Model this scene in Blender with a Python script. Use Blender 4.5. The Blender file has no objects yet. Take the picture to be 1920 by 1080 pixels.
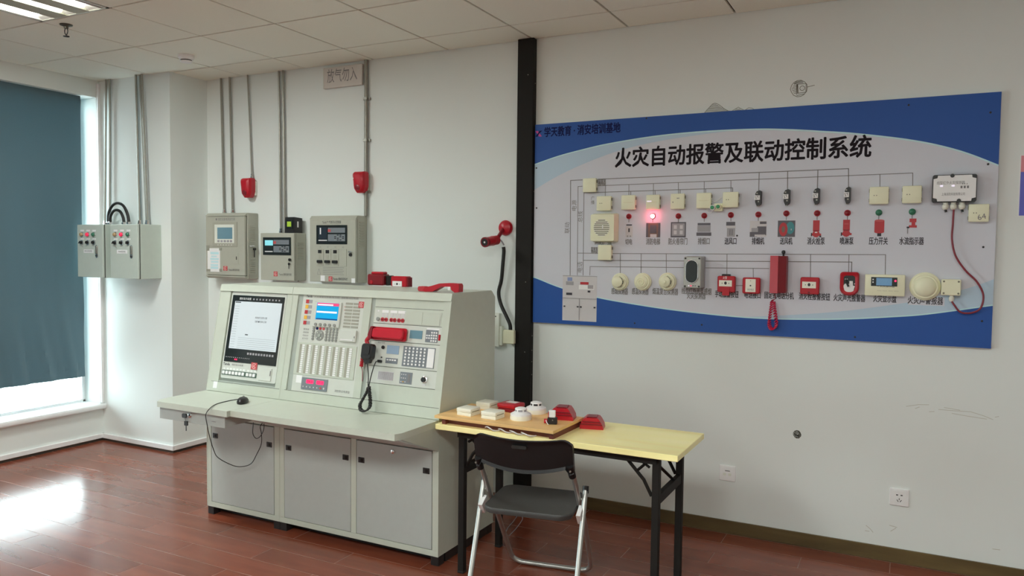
import bpy, bmesh, math, random
from mathutils import Matrix, Vector

random.seed(7)
SC = bpy.context.scene
COL = SC.collection
PI = math.pi

# ---------------------------------------------------------------- camera
cam_d = bpy.data.cameras.new('camera')
cam_d.sensor_width = 36.0
cam_d.lens = 1450.544 * 36.0 / 1920.0
cam_d.clip_start = 0.05
cam = bpy.data.objects.new('camera', cam_d)
COL.objects.link(cam)
cam.matrix_world = Matrix((
    (0.888965, -0.032083, 0.456850, 5.21526),
    (0.457839, 0.037922, -0.888226, -4.27983),
    (0.011172, 0.998766, 0.048400, 1.54091),
    (0, 0, 0, 1)))
SC.camera = cam

# ---------------------------------------------------------------- sky, exposure
world = bpy.data.worlds.new('overcast_sky')
SC.world = world
world.use_nodes = True
bg = world.node_tree.nodes['Background']
bg.inputs['Color'].default_value = (0.82, 0.95, 1.0, 1)
bg.inputs['Strength'].default_value = 18.0
SC.view_settings.view_transform = 'Standard'
SC.view_settings.look = 'None'
SC.view_settings.exposure = 0.0
SC.view_settings.gamma = 1.0
SC.view_settings.use_curve_mapping = False
SC.cycles.use_denoising = True
SC.cycles.max_bounces = 10
SC.cycles.diffuse_bounces = 7
SC.cycles.sample_clamp_indirect = 10.0
SC.cycles.caustics_reflective = False
SC.cycles.caustics_refractive = False
LAMP_W = 45.0          # watts of one ceiling light

def portal(loc, rot, sx, sy):       # marks a window opening for the sampler
    l = bpy.data.lights.new('window_portal', 'AREA')
    l.shape = 'RECTANGLE'; l.size = sx; l.size_y = sy
    l.cycles.is_portal = True
    o = bpy.data.objects.new('window_portal', l); COL.objects.link(o)
    o.location = loc; o.rotation_euler = rot
portal((-0.50, -1.87, 0.41), (0, -PI/2, 0), 0.22, 3.02)      # under the corner blind
portal((-0.50, -0.41, 1.61), (0, -PI/2, 0), 2.16, 0.09)      # beside the corner blind
portal((-0.50, -5.40, 0.87), (0, -PI/2, 0), 1.15, 3.00)      # under the second blind

# ---------------------------------------------------------------- materials
def lin(c):
    c /= 255.0
    return c / 12.92 if c <= 0.04045 else ((c + 0.055) / 1.055) ** 2.4
KA = 1.9               # photograph grey -> reflectance
def mat(name, rgb, rough=0.5, metal=0.0, var=0.04, scale=25.0, bump=0.0, emit=0.0, spec=0.5, k=KA, coat=0.0):
    m = bpy.data.materials.new(name); m.use_nodes = True
    nt = m.node_tree; N = nt.nodes; L = nt.links
    b = N['Principled BSDF']
    c = [min(0.88, lin(v) * k) for v in rgb]
    tc = N.new('ShaderNodeTexCoord')
    nz = N.new('ShaderNodeTexNoise'); nz.inputs['Scale'].default_value = scale; nz.inputs['Detail'].default_value = 4
    L.new(tc.outputs['Object'], nz.inputs['Vector'])
    mx = N.new('ShaderNodeMix'); mx.data_type = 'RGBA'
    mx.inputs['A'].default_value = [v * (1 - var) for v in c] + [1]
    mx.inputs['B'].default_value = [min(1, v * (1 + var)) for v in c] + [1]
    L.new(nz.outputs['Fac'], mx.inputs['Factor'])
    L.new(mx.outputs['Result'], b.inputs['Base Color'])
    b.inputs['Roughness'].default_value = rough
    b.inputs['Metallic'].default_value = metal
    b.inputs['Specular IOR Level'].default_value = spec
    if coat: b.inputs['Coat Weight'].default_value = coat
    if emit:
        L.new(mx.outputs['Result'], b.inputs['Emission Color'])
        b.inputs['Emission Strength'].default_value = emit
    if bump:
        bp = N.new('ShaderNodeBump'); bp.inputs['Strength'].default_value = bump; bp.inputs['Distance'].default_value = 0.01
        L.new(nz.outputs['Fac'], bp.inputs['Height']); L.new(bp.outputs['Normal'], b.inputs['Normal'])
    return m

def wood_mat(name, dark, light, rough, along='X', scale=1.0, k=KA, coat=0.0):
    m = bpy.data.materials.new(name); m.use_nodes = True
    nt = m.node_tree; N = nt.nodes; L = nt.links
    b = N['Principled BSDF']
    tc = N.new('ShaderNodeTexCoord'); mp = N.new('ShaderNodeMapping')
    L.new(tc.outputs['Object'], mp.inputs['Vector'])
    mp.inputs['Scale'].default_value = (2.2 * scale, 16 * scale, 16 * scale) if along == 'X' else (16 * scale, 2.2 * scale, 16 * scale)
    oi = N.new('ShaderNodeObjectInfo')
    cb = N.new('ShaderNodeCombineXYZ'); mu = N.new('ShaderNodeMath'); mu.operation = 'MULTIPLY'; mu.inputs[1].default_value = 37.0
    L.new(oi.outputs['Random'], mu.inputs[0])
    for i in range(3): L.new(mu.outputs[0], cb.inputs[i])
    L.new(cb.outputs[0], mp.inputs['Location'])
    nz = N.new('ShaderNodeTexNoise'); nz.inputs['Scale'].default_value = 1.0; nz.inputs['Detail'].default_value = 7; nz.inputs['Distortion'].default_value = 0.35
    L.new(mp.outputs[0], nz.inputs['Vector'])
    cr = N.new('ShaderNodeValToRGB')
    cr.color_ramp.elements[0].position = 0.3; cr.color_ramp.elements[1].position = 0.72
    cr.color_ramp.elements[0].color = [lin(v) * k for v in dark] + [1]
    cr.color_ramp.elements[1].color = [lin(v) * k for v in light] + [1]
    L.new(nz.outputs['Fac'], cr.inputs['Fac'])
    hs = N.new('ShaderNodeHueSaturation')
    ma = N.new('ShaderNodeMath'); ma.operation = 'MULTIPLY_ADD'; ma.inputs[1].default_value = 0.3; ma.inputs[2].default_value = 0.85
    L.new(oi.outputs['Random'], ma.inputs[0]); L.new(ma.outputs[0], hs.inputs['Value'])
    L.new(cr.outputs['Color'], hs.inputs['Color'])
    L.new(hs.outputs['Color'], b.inputs['Base Color'])
    b.inputs['Roughness'].default_value = rough
    if coat:
        b.inputs['Coat Weight'].default_value = coat; b.inputs['Coat Roughness'].default_value = 0.16
    return m

def glass_mat():
    m = bpy.data.materials.new('window_glass'); m.use_nodes = True
    nt = m.node_tree; N = nt.nodes; L = nt.links
    for n in list(N): N.remove(n)
    o = N.new('ShaderNodeOutputMaterial'); t = N.new('ShaderNodeBsdfTransparent'); g = N.new('ShaderNodeBsdfGlossy')
    g.inputs['Roughness'].default_value = 0.02
    t.inputs['Color'].default_value = (0.93, 0.97, 0.96, 1)
    f = N.new('ShaderNodeFresnel'); f.inputs['IOR'].default_value = 1.45
    mx = N.new('ShaderNodeMixShader')
    L.new(f.outputs[0], mx.inputs[0]); L.new(t.outputs[0], mx.inputs[1]); L.new(g.outputs[0], mx.inputs[2]); L.new(mx.outputs[0], o.inputs[0])
    return m

def blind_mat():
    m = bpy.data.materials.new('blind_fabric'); m.use_nodes = True
    nt = m.node_tree; N = nt.nodes; L = nt.links
    b = N['Principled BSDF']; o = N['Material Output']
    tc = N.new('ShaderNodeTexCoord'); wv = N.new('ShaderNodeTexNoise'); wv.inputs['Scale'].default_value = 220
    L.new(tc.outputs['Object'], wv.inputs['Vector'])
    mx = N.new('ShaderNodeMix'); mx.data_type = 'RGBA'
    mx.inputs['A'].default_value = (0.105, 0.165, 0.195, 1); mx.inputs['B'].default_value = (0.13, 0.195, 0.225, 1)
    L.new(wv.outputs['Fac'], mx.inputs['Factor']); L.new(mx.outputs['Result'], b.inputs['Base Color'])
    b.inputs['Roughness'].default_value = 0.36
    tr = N.new('ShaderNodeBsdfTranslucent'); tr.inputs['Color'].default_value = (0.15, 0.255, 0.30, 1)
    ms = N.new('ShaderNodeMixShader'); ms.inputs[0].default_value = 0.26
    L.new(b.outputs[0], ms.inputs[1]); L.new(tr.outputs[0], ms.inputs[2]); L.new(ms.outputs[0], o.inputs[0])
    return m

WALL = mat('wall_paint', (168, 172, 170), 0.75, var=0.02, scale=1.5, k=2.05)
CEIL = mat('ceiling_tile_paint', (164, 163, 155), 0.85, var=0.05, scale=160, bump=0.12, k=2.4)
DARKGAP = mat('ceiling_grid_dark', (60, 56, 50), 0.8)
FLOOR = wood_mat('floor_laminate', (112, 57, 40), (131, 70, 50), 0.21, 'X', 1.0, k=1.1)
FLOORB = mat('floor_joint', (152, 114, 98), 0.3, k=1.0)
SKIRT = wood_mat('brown_skirting', (78, 64, 38), (100, 84, 52), 0.4, 'X', 1.2, k=1.3)
DARKBASE = mat('dark_skirting', (46, 44, 38), 0.5)
TRUNK = mat('white_trunking', (190, 192, 182), 0.45)
WHITE = mat('white_plastic', (205, 205, 198), 0.4)
SILLM = mat('window_sill_stone', (205, 202, 198), 0.35)
FRAMEW = mat('window_frame_white', (200, 205, 205), 0.4)
GLASS = glass_mat()
BLIND = blind_mat()
POST = mat('black_post_paint', (20, 18, 16), 0.65, spec=0.25)
STEEL = mat('galvanised_steel', (132, 130, 122), 0.42, metal=0.75, var=0.12, scale=60, k=1.5)
CHROME = mat('chrome', (205, 205, 205), 0.2, metal=1.0, k=1.3)
BLACK = mat('black_plastic', (22, 21, 21), 0.4)
RUBBER = mat('black_rubber', (20, 19, 18), 0.5)
CABG = mat('control_box_paint', (148, 156, 149), 0.38)
CABD = mat('seam_dark', (62, 64, 58), 0.6)
PANELG = mat('wall_panel_paint', (133, 133, 123), 0.45)
PANELF = mat('display_frame_grey', (128, 127, 116), 0.5)
PANELL = mat('display_frame_light', (172, 174, 166), 0.45)
CONS = mat('console_paint', (149, 154, 144), 0.38)
CONSD = mat('console_shade_key_grey', (126, 132, 126), 0.42)  # console paint with recess shade put into the colour; enter key shares it
CONSW = mat('console_panel_white', (157, 160, 154), 0.4)
DOORG = mat('console_door_paint', (138, 143, 140), 0.35)
CREAM = mat('cream_plastic', (196, 190, 158), 0.42)
CREAMD = mat('cream_plastic_slot', (96, 94, 78), 0.5)
IVORY = mat('ivory_plastic', (206, 198, 170), 0.42)
RED = mat('red_plastic', (140, 14, 28), 0.32)
REDD = mat('dark_red_plastic', (98, 11, 22), 0.35)
KEYW = mat('white_key', (200, 201, 193), 0.45)
KEYG = mat('grey_key', (108, 110, 106), 0.45)
SLATE = mat('slate_grey_panel', (92, 97, 102), 0.4)
LABEL = mat('white_label', (215, 216, 210), 0.6)
INK = mat('dark_ink', (40, 38, 44), 0.6)
INKG = mat('grey_ink', (96, 94, 94), 0.6)
INKB = mat('navy_ink', (12, 18, 58), 0.7, spec=0.2)
SKETCH = mat('pencil_line', (104, 101, 88), 0.8, k=1.3)
SCUFF = mat('scuff_grey', (146, 145, 136), 0.8, k=1.9)
LOGO = mat('logo_red', (150, 60, 62), 0.5)
LCDT = mat('lcd_teal', (84, 112, 124), 0.15)
LCDB = mat('lcd_blue_lit', (20, 150, 205), 0.2, emit=0.55, k=1.0)
LCDR = mat('lcd_red_lit', (215, 70, 110), 0.2, emit=0.6, k=1.0)
LCDW = mat('lcd_white_lit', (225, 215, 235), 0.2, emit=0.75, k=1.0)
LCDC = mat('lcd_cyan_lit', (130, 205, 215), 0.2, emit=0.55, k=1.0)
LCDG = mat('lcd_green_lit', (150, 180, 60), 0.2, emit=0.4, k=1.0)
SCREEN = mat('monitor_screen_lit', (200, 209, 214), 0.25, emit=0.38, k=0.9, var=0.01)
SCRLINE = mat('screen_line', (150, 160, 166), 0.3, emit=0.2, k=0.9)
SCRDARK = mat('screen_dark_text', (70, 76, 82), 0.3, k=1.0)
GLOSSB = mat('gloss_black_glass', (24, 28, 28), 0.12)
LEDR = mat('red_led_lit', (255, 40, 90), 0.3, emit=1.6, k=1.0)
LEDW = mat('hot_red_led', (255, 190, 195), 0.3, emit=6.0, k=1.0)
LAMPR = mat('lit_red_button', (230, 40, 80), 0.3, emit=0.55, k=1.0)
AMBER = mat('amber_lens', (134, 110, 78), 0.25)
GREEN = mat('green_lens', (40, 92, 70), 0.25)
YELLOW = mat('yellow_square', (190, 140, 52), 0.4)
BOARDW = mat('board_print_white', (160, 162, 170), 0.45, var=0.01)
BLUET = mat('board_print_blue', (18, 60, 122), 0.55, var=0.03, scale=2)
PALEB = mat('board_print_pale_blue', (140, 158, 172), 0.45, var=0.03, scale=2)
EDGEB = mat('board_print_light_edge', (150, 178, 215), 0.45)
TABLE = wood_mat('maple_laminate', (192, 184, 128), (212, 206, 152), 0.35, 'X', 0.6)
PLY = wood_mat('plywood', (176, 142, 92), (196, 162, 110), 0.45, 'X', 0.7)
PLYD = mat('dark_red_wood', (88, 44, 34), 0.5)
CHAIRB = mat('chair_black_plastic', (16, 15, 16), 0.42, bump=0.05, scale=300, spec=0.35)
CHAIRS = mat('chair_seat_plastic', (48, 48, 47), 0.5, bump=0.05, scale=300)
ALU = mat('silver_tube', (176, 176, 172), 0.38, metal=0.8, k=1.15)
TUBEM = mat('lamp_tube_lit', (255, 250, 225), 0.5, emit=14.0, k=1.0, var=0.0)
REFL = mat('lamp_reflector', (225, 228, 215), 0.5)
LOUV = mat('lamp_grey_strip', (140, 142, 130), 0.5)
POSTERM = mat('poster_violet_blue', (70, 74, 150), 0.4)
POSTERP = mat('poster_pink', (168, 104, 112), 0.4)
PIC1 = mat('print_dark_grey', (70, 68, 74), 0.5)
PIC2 = mat('print_mid_grey', (122, 120, 124), 0.5)
PIC3 = mat('print_light_grey', (158, 156, 158), 0.5)
PICB = mat('print_brown', (92, 74, 66), 0.5)
PICR = mat('print_red', (142, 36, 42), 0.5)
PICT = mat('print_teal', (50, 108, 112), 0.5)
TITLE = mat('title_black', (20, 15, 20), 0.7, spec=0.2)
REDWIRE = mat('dark_red_wire', (102, 34, 44), 0.4)

# ---------------------------------------------------------------- geometry helpers
def rrect(x0, x1, z0, z1, r, n=4):
    r = min(r, (x1 - x0) / 2 - 1e-5, (z1 - z0) / 2 - 1e-5)
    p = []
    for cx, cz, a in ((x1 - r, z0 + r, -90), (x1 - r, z1 - r, 0), (x0 + r, z1 - r, 90), (x0 + r, z0 + r, 180)):
        for i in range(n + 1):
            t = math.radians(a + 90.0 * i / n)
            p.append((cx + r * math.cos(t), cz + r * math.sin(t)))
    return p

def spline(P, k=6):
    P = [Vector(p) for p in P]; out = []
    for i in range(len(P) - 1):
        a = P[max(i - 1, 0)]; b = P[i]; c = P[i + 1]; d = P[min(i + 2, len(P) - 1)]
        for j in range(k):
            t = j / k
            out.append(0.5 * ((2 * b) + (c - a) * t + (2 * a - 5 * b + 4 * c - d) * t * t + (3 * b - a - 3 * c + d) * t ** 3))
    out.append(P[-1])
    return out

ORG = {}      # object name -> origin of a thing or part in the coordinates its parts are written in
class G:
    def __init__(s, xf=None):
        s.v = []; s.f = []; s.xf = xf
    def add(s, vs, fs):
        o = len(s.v)
        s.v += [tuple(s.xf @ Vector(p)) if s.xf else tuple(p) for p in vs]
        s.f += [tuple(o + i for i in f) for f in fs]
        return s
    def box(s, x0, x1, y0, y1, z0, z1, b=0.0, seg=1):
        vs = [(x0,y0,z0),(x1,y0,z0),(x1,y1,z0),(x0,y1,z0),(x0,y0,z1),(x1,y0,z1),(x1,y1,z1),(x0,y1,z1)]
        fs = [(0,3,2,1),(4,5,6,7),(0,1,5,4),(1,2,6,5),(2,3,7,6),(3,0,4,7)]
        if b <= 0: return s.add(vs, fs)
        bm = bmesh.new(); V = [bm.verts.new(p) for p in vs]
        for f in fs: bm.faces.new([V[i] for i in f])
        bmesh.ops.bevel(bm, geom=bm.edges[:], offset=min(b, 0.49 * min(abs(x1-x0), abs(y1-y0), abs(z1-z0))), segments=seg, affect='EDGES', profile=0.5)
        bm.verts.index_update()
        s.add([v.co[:] for v in bm.verts], [[v.index for v in f.verts] for f in bm.faces]); bm.free()
        return s
    def prism(s, poly, lo, hi, ax='y', taper=None):
        n = len(poly)
        def p3(a, b, h): return (a, h, b) if ax == 'y' else ((h, a, b) if ax == 'x' else (a, b, h))
        q = taper or poly
        vs = [p3(a, b, lo) for a, b in q] + [p3(a, b, hi) for a, b in poly]
        fs = [tuple(range(n)), tuple(range(2 * n - 1, n - 1, -1))] + [(i, (i + 1) % n, n + (i + 1) % n, n + i) for i in range(n)]
        return s.add(vs, fs)
    def rbox(s, x0, x1, y0, y1, z0, z1, r, ch=0.0):           # rounded rectangle seen from the front, y0 = front
        p = rrect(x0, x1, z0, z1, r)
        if ch:
            q = rrect(x0 + ch, x1 - ch, z0 + ch, z1 - ch, max(r - ch, 0.0005))
            s.prism(p, y0 + ch, y1); s.prism(p, y0, y0 + ch, taper=q); return s
        return s.prism(p, y0, y1)
    def lathe(s, prof, c, ax='y', n=24):
        c = Vector(c); vs = []; m = len(prof)
        for r, h in prof:
            for i in range(n):
                a = 2 * PI * i / n; u, w = r * math.cos(a), r * math.sin(a)
                vs.append(c + Vector((u, h, w) if ax == 'y' else ((h, u, w) if ax == 'x' else (u, w, h))))
        fs = [(j * n + i, j * n + (i + 1) % n, (j + 1) * n + (i + 1) % n, (j + 1) * n + i) for j in range(m - 1) for i in range(n)]
        fs += [tuple(range(n)), tuple(range(m * n - 1, (m - 1) * n - 1, -1))]
        return s.add(vs, fs)
    def cyl(s, c, r, h, ax='y', n=20, r2=None):
        return s.lathe([(r, 0), (r if r2 is None else r2, h)], c, ax, n)
    def tube(s, P, r, n=8, closed=False):
        P = [Vector(p) for p in P]; m = len(P); vs = []
        t0 = (P[1] - P[0]).normalized()
        up = Vector((0, 0, 1)) if abs(t0.z) < 0.9 else Vector((1, 0, 0))
        nrm = t0.cross(up).normalized()
        for i in range(m):
            if closed: t = (P[(i + 1) % m] - P[i - 1])
            else: t = P[min(i + 1, m - 1)] - P[max(i - 1, 0)]
            t.normalize()
            nrm = (nrm - t * nrm.dot(t)).normalized(); bn = t.cross(nrm)
            for k in range(n):
                a = 2 * PI * k / n
                vs.append(P[i] + nrm * (r * math.cos(a)) + bn * (r * math.sin(a)))
        rng = range(m if closed else m - 1)
        fs = [(i * n + k, i * n + (k + 1) % n, ((i + 1) % m) * n + (k + 1) % n, ((i + 1) % m) * n + k) for i in rng for k in range(n)]
        if not closed: fs += [tuple(range(n)), tuple(range(m * n - 1, (m - 1) * n - 1, -1))]
        return s.add(vs, fs)
    def ribbon(s, P, w, y, th=0.0004):                        # flat printed or drawn stroke lying on a plane facing -y
        for (a, b), (c, d) in zip(P[:-1], P[1:]):
            l = math.hypot(c - a, d - b) or 1e-6
            nx, nz = -(d - b) / l * w / 2, (c - a) / l * w / 2
            ex, ez = (c - a) / l * w * 0.3, (d - b) / l * w * 0.3
            s.prism([(a + nx - ex, b + nz - ez), (a - nx - ex, b - nz - ez), (c - nx + ex, d - nz + ez), (c + nx + ex, d + nz + ez)], y - th, y)
        return s
    def mesh(s, name, m, shift):
        me = bpy.data.meshes.new(name)
        me.from_pydata([(p[0] - shift[0], p[1] - shift[1], p[2] - shift[2]) for p in s.v], [], s.f)
        bm = bmesh.new(); bm.from_mesh(me); bmesh.ops.recalc_face_normals(bm, faces=bm.faces[:]); bm.to_mesh(me); bm.free()
        for p in me.polygons: p.use_smooth = True
        me.set_sharp_from_angle(angle=math.radians(32))
        if m: me.materials.append(m)
        return me
    def obj(s, name, m, parent=None):
        xs, ys, zs = zip(*s.v)
        c = ((min(xs) + max(xs)) / 2, (min(ys) + max(ys)) / 2, min(zs))
        o = bpy.data.objects.new(name, s.mesh(name, m, c)); COL.objects.link(o)
        b = ORG[parent.name] if parent else (0, 0, 0)
        o.parent = parent
        o.location = (c[0] - b[0], c[1] - b[1], c[2] - b[2]); ORG[o.name] = c
        return o

def tag(o, label, cat, group=None):
    o['label'] = label; o['category'] = cat
    if group: o['group'] = group
    return o
def thing(name, label, cat, loc, group=None, rotz=0.0, local=False):
    o = bpy.data.objects.new(name, None); COL.objects.link(o)
    o.empty_display_size = 0.05; o.location = loc; o.rotation_euler = (0, 0, rotz); ORG[o.name] = (0, 0, 0) if local else tuple(loc)
    return tag(o, label, cat, group)
def struct(o):
    o['kind'] = 'structure'; return o
def copy_tree(o, parent=None):
    c = o.copy(); COL.objects.link(c); c.parent = parent; ORG[c.name] = ORG.get(o.name, (0, 0, 0))
    for ch in list(o.children): copy_tree(ch, c)
    return c

_dg = None
def txt(s, size, x, z, y, m, parent, name='lettering', bold=0.0, sx=1.0, xf=None, fit=None, shear=0.0, rot=0.0, align='CENTER', th=0.0005, ring=0.0):
    cu = bpy.data.curves.new('text', 'FONT'); cu.body = s; cu.size = size; cu.resolution_u = 2; cu.offset = bold * size
    cu.align_x = align; cu.align_y = 'CENTER'
    o = bpy.data.objects.new('text', cu); COL.objects.link(o)
    me = bpy.data.meshes.new_from_object(o.evaluated_get(bpy.context.evaluated_depsgraph_get()))
    vs = [v.co[:2] for v in me.vertices]; fs = [list(p.vertices) for p in me.polygons]
    bpy.data.objects.remove(o); bpy.data.curves.remove(cu); bpy.data.meshes.remove(me)
    if fit:                                  # stretch to a width
        w = max(v[0] for v in vs) - min(v[0] for v in vs); sx = fit / w
    ca, sa = math.cos(rot), math.sin(rot)
    g = G(xf)
    for k in range(9 if ring else 1):        # copies shifted a hair outwards thicken the strokes
        ox, oz = (ring * math.cos(k * PI / 4), ring * math.sin(k * PI / 4)) if k else (0, 0)
        g.add([(x + ox + (a * sx) * ca - b * sa, y - th - 0.00002 * k, z + oz + (a * sx) * sa + b * ca + a * sx * shear) for a, b in vs], fs)
    return g.obj(name, m, parent)

# ================================================================ the room
XW, XR, YF, H = -0.455, 9.5, -7.6, 2.82
PX, PY = 0.350, -0.3395          # corner pillar: right face, front face
X0C, ROW = 0.740, 0.314          # ceiling grid origin

fl = struct(G().box(XW - 0.3, XR + 0.2, YF - 0.2, 0.2, -0.08, -0.0004).obj('floor', FLOORB))
PL, PW = 0.8072, 0.1495
pm = None; rest = G(); planks = []
ymin = -0.915 - PW * 46
k0 = -7
for r in range(k0, 46):
    y1 = min(0.0, -0.915 - PW * r); y0 = max(YF, -0.915 - PW * (r + 1))
    if y1 - y0 < 0.02: continue
    off = 0.33 if r % 2 == 0 else 0.33 + PL / 2
    n0 = math.floor((XW - off) / PL)
    for n in range(n0, 14):
        x0, x1 = max(XW, off + PL * n), min(XR, off + PL * (n + 1))
        if x1 - x0 < 0.02: continue
        near = y0 > -2.9 and x0 < 6.3 and not (x0 > 1.64 and x1 < 3.2 and y0 > -1.05)
        g = 0.0014
        if near:
            full = abs(x1 - x0 - PL) < 1e-4 and abs(y1 - y0 - PW) < 1e-4
            if full and pm:
                o = pm.copy(); COL.objects.link(o)
                o.location = ((x0 + x1) / 2 - ORG[fl.name][0], (y0 + y1) / 2 - ORG[fl.name][1], -0.006 - ORG[fl.name][2])
            else:
                o = G().box(x0 + g, x1 - g, y0 + g, y1 - g, -0.006, 0.0, 0.0007, 1).obj('floor_plank', FLOOR, fl)
                for p in o.data.polygons:
                    if p.normal.z > 0.99: p.use_smooth = False
                if full: pm = o
        else:
            rest.box(x0 + g, x1 - g, y0 + g, y1 - g, -0.006, 0.0)
ro = rest.obj('distant_floor_planks', FLOOR, fl); ro['kind'] = 'stuff'

struct(G().box(XW - 0.25, XR + 0.2, 0, 0.2, 0, H + 0.25).obj('wall_back', WALL))
struct(G().box(XR, XR + 0.2, YF - 0.2, 0.0, 0, H + 0.25).obj('wall_right', WALL))
struct(G().box(XW - 0.25, XR, YF - 0.2, YF, 0, H + 0.25).obj('wall_front', WALL))
struct(G().box(XW, PX, PY, 0, 0, H + 0.25).obj('wall_pillar', WALL))
ZS, ZH = 0.262, 2.692
WO = ((-3.40, -0.362), (-6.90, -3.90))  # second opening is unseen, added to let in more daylight
g = G()
g.box(XW - 0.25, XW, YF, 0, 0, ZS); g.box(XW - 0.25, XW, YF, 0, ZH, H + 0.25)
for a, b in ((-0.362, 0.0), (-3.90, -3.40), (YF, -6.90)): g.box(XW - 0.25, XW, a, b, ZS, ZH)
struct(g.obj('wall_left', WALL))
# vertical white corner bead between window reveal and pillar
struct(G().box(XW, XW + 0.022, -0.362, PY, 0.30, 2.80, 0.004).obj('trim_1', TRUNK))

for i, (a, b) in enumerate(WO):
    w = thing('window_%d' % (i + 1), '', '', (XW - 0.2, (a + b) / 2, ZS)); struct(w); del w['label']; del w['category']
    fx0, fx1 = XW - 0.225, XW - 0.185
    g = G()
    g.box(fx0, fx1, a, b, ZS, ZS + 0.05, 0.004); g.box(fx0, fx1, a, b, ZH - 0.05, ZH, 0.004)
    n = 4
    for j in range(n + 1):
        yy = a + (b - a) * j / n; hw = 0.025
        g.box(fx0, fx1, max(a, yy - hw), min(b, yy + hw), ZS, ZH, 0.004)
    g.obj('window_frame', FRAMEW, w)
    for j in range(n):
        y0 = a + (b - a) * j / n + 0.02; y1 = a + (b - a) * (j + 1) / n - 0.02
        G().box(XW - 0.208, XW - 0.203, y0, y1, ZS + 0.04, ZH - 0.04).obj('pane', GLASS, w)
    g = G(); g.box(XW - 0.20, XW + 0.045, a, b + (0.03 if i == 0 else 0), ZS - 0.008, ZS + 0.034, 0.012, 3)
    g.obj('window_sill', SILLM, w)

def blind(y0, yt, yb, zb, label, fold):
    t = thing('roller_blind', label, 'blind', (XW - 0.045, (y0 + yt) / 2, zb), 'roller blinds in the window openings')
    nx, nz = 110, 60; vs = []; fs = []; zt = ZH - 0.004
    for j in range(nz + 1):
        v = j / nz; z = zt - (zt - zb) * v
        for i in range(nx + 1):
            u = i / nx; yr = yt + (yb - yt) * v; y = y0 + (yr - y0) * u
            amp = fold * (v ** 3.2) * 0.010
            q = y - 0.22 * v * v
            x = XW - 0.045 + amp * (math.sin(q * 31) + 0.55 * math.sin(q * 67 + 2.1) + 0.35 * math.sin(q * 118 + 0.7) * v) + 0.006 * math.sin(4.2 * v + 2.5 * u)
            vs.append((x, y, z))
    for j in range(nz):
        for i in range(nx):
            a = j * (nx + 1) + i; fs.append((a, a + 1, a + nx + 2, a + nx + 1))
    m = len(vs)
    vs += [(p[0] - 0.0015, p[1], p[2]) for p in vs]
    fs += [tuple(i + m for i in reversed(f)) for f in fs]
    G().add(vs, fs).obj('fabric', BLIND, t)
    G().cyl((XW - 0.070, y0, ZH - 0.024), 0.020, yt - y0, 'y', 16).obj('roller_tube', FRAMEW, t)
    return t
blind(-3.36, -0.463, -0.455, 0.520, 'teal blue roller blind beside the corner pillar', 1.0)
blind(-6.86, -3.96, -3.96, 1.45, 'teal blue roller blind of the added unseen window nearer the camera', 0.6)  # drawn high to let extra daylight into the room

# skirtings and trunking
struct(G().box(3.175, XR, -0.012, 0, 0, 0.072, 0.002).obj('baseboard_back', SKIRT))
struct(G().box(XW, XW + 0.010, YF, PY, 0, 0.020).obj('baseboard_left', DARKBASE))
struct(G().box(XW, PX + 0.010, PY - 0.010, PY, 0, 0.018).obj('baseboard_pillar_front', DARKBASE))
struct(G().box(PX, PX + 0.010, PY, 0, 0, 0.018).obj('baseboard_pillar_side', DARKBASE))
struct(G().box(XW, XW + 0.020, YF, PY, 0.020, 0.056, 0.003).obj('trim_2', TRUNK))
struct(G().box(XW, PX + 0.020, PY - 0.020, PY, 0.018, 0.056, 0.003).obj('trim_3', TRUNK))
struct(G().box(PX, PX + 0.020, PY, 0, 0.018, 0.056, 0.003).obj('trim_4', TRUNK))

# ceiling of lay-in panels
ce = struct(G().box(XW - 0.25, XR + 0.2, YF - 0.2, 0.2, H + 0.032, H + 0.12).obj('ceiling', DARKGAP))
xs = [XW] + [X0C + 0.6 * k for k in range(-1, 15)] + [XR]
ys = [0.0] + [-ROW - 0.6 * k for k in range(0, 13)]; ys = [y for y in ys if y > YF] + [YF]
LIGHTS = [(0, 3), (3, 7), (6, 7), (8, 7)]     # (column, first row) of each 600 x 1200 fitting
taken = set()
for c, r in LIGHTS: taken |= {(c + 2, r), (c + 2, r + 1)}
tm = None
for i in range(len(xs) - 1):
    for j in range(len(ys) - 1):
        if (i, j) in taken: continue
        x0, x1, y1, y0 = xs[i], xs[i + 1], ys[j], ys[j + 1]
        if x1 - x0 < 0.03 or y1 - y0 < 0.03: continue
        if x1 <= PX and y0 >= PY: continue
        gx = 0.006
        full = abs(x1 - x0 - 0.6) < 1e-3 and abs(y1 - y0 - 0.6) < 1e-3
        if full and tm:
            o = tm.copy(); COL.objects.link(o)
            b = ORG[ce.name]; o.location = ((x0 + x1) / 2 - b[0], (y0 + y1) / 2 - b[1], H - b[2])
        else:
            o = G().box(x0 + gx, x1 - gx, y0 + gx, y1 - gx, H, H + 0.015, 0.002).obj('ceiling_tile', CEIL, ce)
            if full: tm = o
g = G()
for x in xs[1:-1]: g.box(x - 0.012, x + 0.012, YF, 0, H + 0.014, H + 0.030)
for y in ys[1:-1]: g.box(XW, XR, y - 0.012, y + 0.012, H + 0.014, H + 0.030)
g.obj('hanger_grid', mat('grid_bar_grey', (44, 41, 36), 0.7), ce)

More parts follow.
